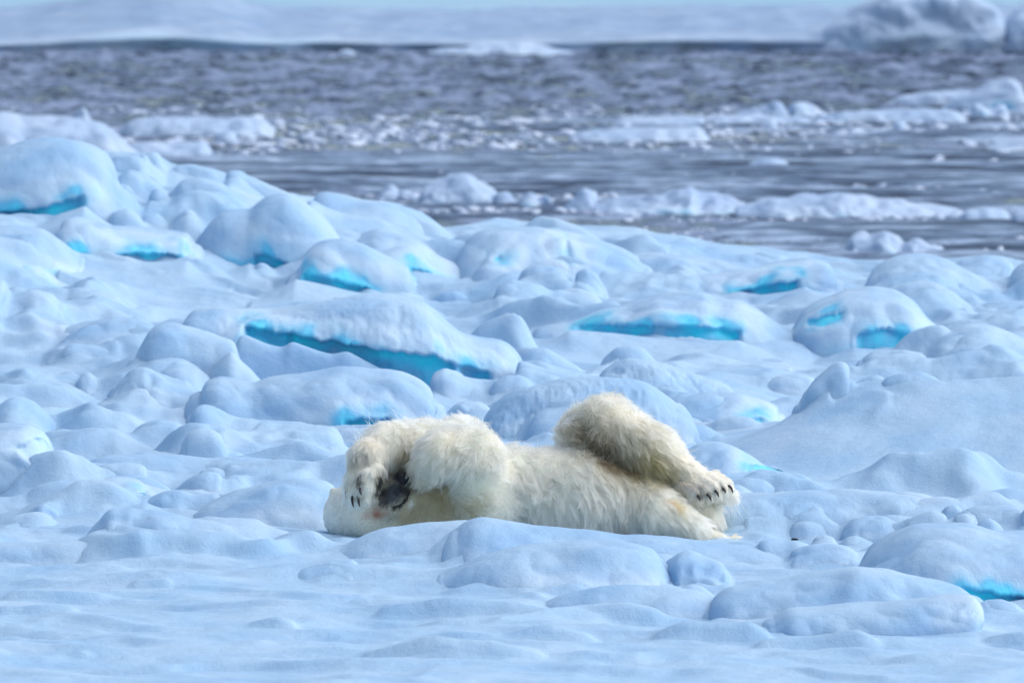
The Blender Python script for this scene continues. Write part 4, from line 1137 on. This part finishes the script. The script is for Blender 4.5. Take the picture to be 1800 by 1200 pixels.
# ---- fur: real strands, clumped
tri = np.concatenate([bf[:, [0, 1, 2]], bf[:, [0, 2, 3]]])
A_, B_, C_ = bv[tri[:, 0]], bv[tri[:, 1]], bv[tri[:, 2]]
cr_ = np.cross(B_ - A_, C_ - A_)
area = np.linalg.norm(cr_, axis=1)
NS = 190000
ti = rng.choice(len(tri), NS, p=area / area.sum())
r1, r2 = np.sqrt(rng.random(NS)), rng.random(NS)
root = A_[ti] * (1 - r1)[:, None] + B_[ti] * (r1 * (1 - r2))[:, None] + C_[ti] * (r1 * r2)[:, None]
eps = 0.006


def grad(P):
    g = np.stack([sdf(P + np.eye(3)[k] * eps) - sdf(P - np.eye(3)[k] * eps) for k in range(3)], -1)
    return g / (np.linalg.norm(g, axis=-1, keepdims=True) + 1e-9)


nrm = grad(root)
flow, ln, lift, fcol = region(root)
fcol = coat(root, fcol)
keep = (root[:, 2] > -0.02)
root, nrm, flow, ln, lift, fcol = [x[keep] for x in (root, nrm, flow, ln, lift, fcol)]
NS = len(root)


def strand_dir(P, n, fl, lf):
    sw = np.stack([fbm(P * 5 + 3, 2), fbm(P * 5 + 13, 2), fbm(P * 5 + 29, 2)], -1)
    f = fl + 0.55 * sw + np.array([0, 0, -0.12])
    ft = f - n * np.sum(n * f, -1, keepdims=True)
    ft /= (np.linalg.norm(ft, axis=-1, keepdims=True) + 1e-9)
    d = n * lf[:, None] + ft * (1 - 0.35 * lf)[:, None]
    return d / np.linalg.norm(d, axis=-1, keepdims=True)


NG = 9000
gi = rng.choice(NS, NG, replace=False)
groot, gn = root[gi], nrm[gi]
gdir = strand_dir(groot, gn, flow[gi] + 0.25 * rng.normal(size=(NG, 3)), np.clip(lift[gi] * rng.uniform(.5, 1.4, NG), 0.05, 0.95))
glen = 1.2 * ln[gi] * rng.uniform(.7, 1.6, NG)
kd = kdtree.KDTree(NG)
for k in range(NG):
    kd.insert(groot[k], k)
kd.balance()
near = np.array([kd.find(r)[1] for r in root])
sdir = strand_dir(root, nrm, flow + 0.35 * rng.normal(size=(NS, 3)) * 0.6, np.clip(lift * rng.uniform(.6, 1.3, NS), 0.04, 0.95))
ln = np.where(ln > .022, ln * 1.3, ln)
slen = ln * rng.uniform(.5, 1.2, NS)
NPT = 6
T = np.linspace(0, 1, NPT)
pts = np.zeros((NS, NPT, 3))
grav = np.array([0, 0, -1.0])
gt = gdir[near]
gl = glen[near]
cl = rng.uniform(.25, .9, NS)
for k, t in enumerate(T):
    own = root + sdir * (slen * t)[:, None] + grav * (slen * 0.28 * t * t)[:, None]
    gde = groot[near] + gt * (gl * t)[:, None] + grav * (gl * 0.28 * t * t)[:, None]
    wgt = (cl * t ** 1.3)[:, None]
    pts[:, k] = own * (1 - wgt) + gde * wgt
wave = np.stack([fbm(pts * 14 + 50, 2), fbm(pts * 14 + 90, 2), fbm(pts * 14 + 140, 2)], -1)
pts += wave * (0.16 * slen)[:, None, None] * (T ** 1.5)[None, :, None]
# long loose hairs hanging from the hind paw, elbow and thigh
extra = []
for (px, py, d, n, L, sp) in ((1262, 884, -.06, 26, .07, 20), (1286, 872, -.02, 40, .09, 8), (1282, 878, -.03, 10, .13, 4), (1250, 895, .05, 50, .12, 12),
                               (1240, 920, .05, 30, .08, 10), (745, 842, -.30, 40, .07, 16), (800, 852, -.30, 60, .06, 24)):
    for k in range(n):
        r = surf(px + rng.normal() * sp, py - 6 + rng.normal() * 4, -0.02)
        dd = np.array([rng.normal() * .25 + (.25 if px > 1000 else -.35), rng.normal() * .2, -1.0])
        l = L * rng.uniform(.5, 1.3)
        cv = rng.normal() * .25
        extra.append([r + dd * l * t + np.array([cv * l * t * t, 0, -.2 * l * t * t]) for t in T])
def wisps(path, n, L, dirn, sag):
    for k in range(n):
        i = rng.integers(0, len(path) - 1)
        f = rng.random()
        px, py = path[i][0] * (1 - f) + path[i + 1][0] * f, path[i][1] * (1 - f) + path[i + 1][1] * f
        r = surf(px + rng.normal() * 3, py + abs(rng.normal()) * 5, -0.02)
        dd = np.array([dirn[0], 0, dirn[1]]) + rng.normal(size=3) * .3
        l = L * rng.uniform(.4, 1.3)
        extra.append([r + dd * l * t + np.array([0, 0, -sag * l * t * t]) for t in T])


wisps([(625, 775), (660, 752), (720, 742), (780, 742), (830, 748), (848, 775)], 420, .085, (-.35, .75), .35)
wisps([(985, 745), (1020, 722), (1060, 712), (1110, 730), (1160, 768), (1205, 805), (1240, 835)], 480, .075, (.75, .35), .3)
wisps([(860, 800), (900, 790), (960, 790), (1020, 806), (1080, 824)], 320, .07, (.1, .8), .3)
wisps([(740, 845), (780, 852), (820, 856), (845, 850)], 260, .075, (-.45, -.6), .3)
extra = np.array(extra)
allp = np.concatenate([pts, extra])
lum = fcol.mean(1, keepdims=True)
fcol = fcol * np.array([1.02, .985, .90])
fcol = np.clip(fcol, 0.01, 1) ** (0.36 + 1.0 * (1 - np.clip(lum, 0, 1)) ** 1.4)
fcol = fcol * np.array([1.0, .975, .885])
ecol = np.tile(np.array([[.97, .93, .80]]), (len(extra), 1)) * rng.uniform(.8, 1.1, (len(extra), 1))
allc = np.concatenate([fcol * np.clip(rng.uniform(.90, 1.06, (NS, 1)) * rng.uniform(.86, 1.05, NG)[near][:, None], 0, 1.03), ecol])
rad0 = np.concatenate([np.where(ln < .02, .0011, .0012), np.full(len(extra), .0010)])
fur_data = bpy.data.hair_curves.new('fur')
fur_data.add_curves([NPT] * len(allp))
fur_data.points.foreach_set('position', (allp + off).astype(np.float32).ravel())
ra = fur_data.attributes.get('radius') or fur_data.attributes.new('radius', 'FLOAT', 'POINT')
ra.data.foreach_set('value', (rad0[:, None] * (1 - 0.82 * T[None] ** 1.4)).astype(np.float32).ravel())
ca = fur_data.attributes.new('fur_colour', 'FLOAT_COLOR', 'CURVE')
ca.data.foreach_set('color', np.concatenate([np.clip(allc, 0.01, 0.992), np.ones((len(allc), 1))], 1).astype(np.float32).ravel())
mF = bpy.data.materials.new('bear_fur')
mF.use_nodes = True
tF = mF.node_tree
tF.nodes.clear()
oF = tF.nodes.new('ShaderNodeOutputMaterial')
hF = tF.nodes.new('ShaderNodeBsdfHairPrincipled')
hF.parametrization = 'COLOR'
aF = node(tF, 'ShaderNodeAttribute', attribute_name='fur_colour')
tF.links.new(aF.outputs['Color'], hF.inputs['Color'])
hF.inputs['Roughness'].default_value = 0.45
hF.inputs['Radial Roughness'].default_value = 0.6
dF = node(tF, 'ShaderNodeBsdfDiffuse')
trF = node(tF, 'ShaderNodeBsdfTranslucent')
for n_ in (dF, trF):
    tF.links.new(aF.outputs['Color'], n_.inputs['Color'])
m1, m2 = node(tF, 'ShaderNodeMixShader'), node(tF, 'ShaderNodeMixShader')
m1.inputs[0].default_value = 0.5
m2.inputs[0].default_value = 0.15
tF.links.new(dF.outputs[0], m1.inputs[1])
tF.links.new(trF.outputs[0], m1.inputs[2])
tF.links.new(hF.outputs[0], m2.inputs[1])
tF.links.new(m1.outputs[0], m2.inputs[2])
tF.links.new(m2.outputs[0], oF.inputs[0])
fur_data.materials.append(mF)
fur = link(bpy.data.objects.new('fur', fur_data), bear)
fur['kind'] = 'stuff'

# ---- claws, nose, lip
mC, tC, bC = new_mat('black_horn')
nC = noise_node(tC, 40, 3)
rC = ramp(tC, nC.outputs[0], [(0.3, (0.010, 0.010, 0.014)), (0.7, (0.035, 0.032, 0.036))])
tC.links.new(rC.outputs[0], bC.inputs['Base Color'])
bC.inputs['Roughness'].default_value = 0.28
mN, tN, bN = new_mat('wet_black_nose_skin')
nN = noise_node(tN, 160, 3)
rN = ramp(tN, nN.outputs[0], [(0.3, (0.006, 0.006, 0.008)), (0.75, (0.022, 0.022, 0.027))])
tN.links.new(rN.outputs[0], bN.inputs['Base Color'])
bN.inputs['Roughness'].default_value = 0.42
bN.inputs['Specular IOR Level'].default_value = 0.25
bpN = node(tN, 'ShaderNodeBump')
bpN.inputs['Strength'].default_value = 0.4
bpN.inputs['Distance'].default_value = 0.004
tN.links.new(nN.outputs[0], bpN.inputs['Height'])
tN.links.new(bpN.outputs[0], bN.inputs['Normal'])


def tube(name, pts_, rads, mat, n=10):
    p = np.array(pts_)
    tt = np.gradient(p, axis=0)
    tt /= np.linalg.norm(tt, axis=1, keepdims=True)
    u = np.cross(tt, np.array([0.3, 1.0, 0.2]))
    u /= np.linalg.norm(u, axis=1, keepdims=True)
    w = np.cross(tt, u)
    a = np.linspace(0, 2 * math.pi, n, endpoint=False)
    V = p[:, None] + np.array(rads)[:, None, None] * (np.cos(a)[None, :, None] * u[:, None] + np.sin(a)[None, :, None] * w[:, None])
    return mesh_obj(name, (V + off).reshape(-1, 3), grid_faces(len(p), n, True), mat, parent=bear)


def claw(a, b, sag):
    a, b = PB(*a), PB(*b)
    m_ = (a + b) / 2 + np.array(sag)
    ts = np.linspace(0, 1, 7)
    p = [(1 - t) ** 2 * a + 2 * t * (1 - t) * m_ + t * t * b for t in ts]
    tube('claw', p, [.0066, .007, .0068, .006, .005, .0035, .0008], mC)


for (ex, ey, td, ln_, dx) in ((610, 862, -.235, 14, -1), (619, 872, -.305, 20, 3), (630, 872, -.335, 19, 3), (633, 858, -.350, 12, 3)):
    claw((ex, ey, td), (ex + dx, ey + ln_, td - .03), (-.006, -.015, .0))
for (tx, ty, td, ln_) in ((1221, 865, -.160, 9), (1238, 862, -.155, 14), (1252, 856, -.135, 12), (1266, 853, -.105, 8), (1276, 847, -.055, 14)):
    claw((tx + 5, ty + 6, td - .01), (tx + 4 + ln_ * .6, ty + 6 + ln_, td - .03), (.008, -.01, .006))
claw((1392, 948, -.13), (1404, 948, -.15), (0, -.004, .004))


def ellipsoid(name, c, r, mat, rot=0.0, nu=20, nv=14, f=None):
    u = np.linspace(0, 2 * math.pi, nu, endpoint=False)
    v = np.linspace(0.02, math.pi - 0.02, nv)
    V = np.stack([np.sin(v)[:, None] * np.cos(u)[None], np.sin(v)[:, None] * np.sin(u)[None], np.cos(v)[:, None] + 0 * u[None]], -1)
    V = V * (1 + 0.08 * fbm(V * 2 + 5, 2)[..., None]) * np.array(r)
    V = np.stack([V[..., 0] * math.cos(rot) - V[..., 2] * math.sin(rot), V[..., 1], V[..., 0] * math.sin(rot) + V[..., 2] * math.cos(rot)], -1)
    return mesh_obj(name, (V + np.array(c) + off).reshape(-1, 3), grid_faces(nv, nu, True)[:, ::-1], mat, parent=bear)


ellipsoid('nose', surf(707, 843, -.012), (.036, .034, .044), mN, .45)
tube('lip', [surf(px, py, .003) for (px, py) in ((718, 860), (718, 868), (715, 876), (710, 883), (703, 888), (695, 891), (686, 890))],
     [.002, .004, .005, .005, .0045, .003, .001], mN, 8)
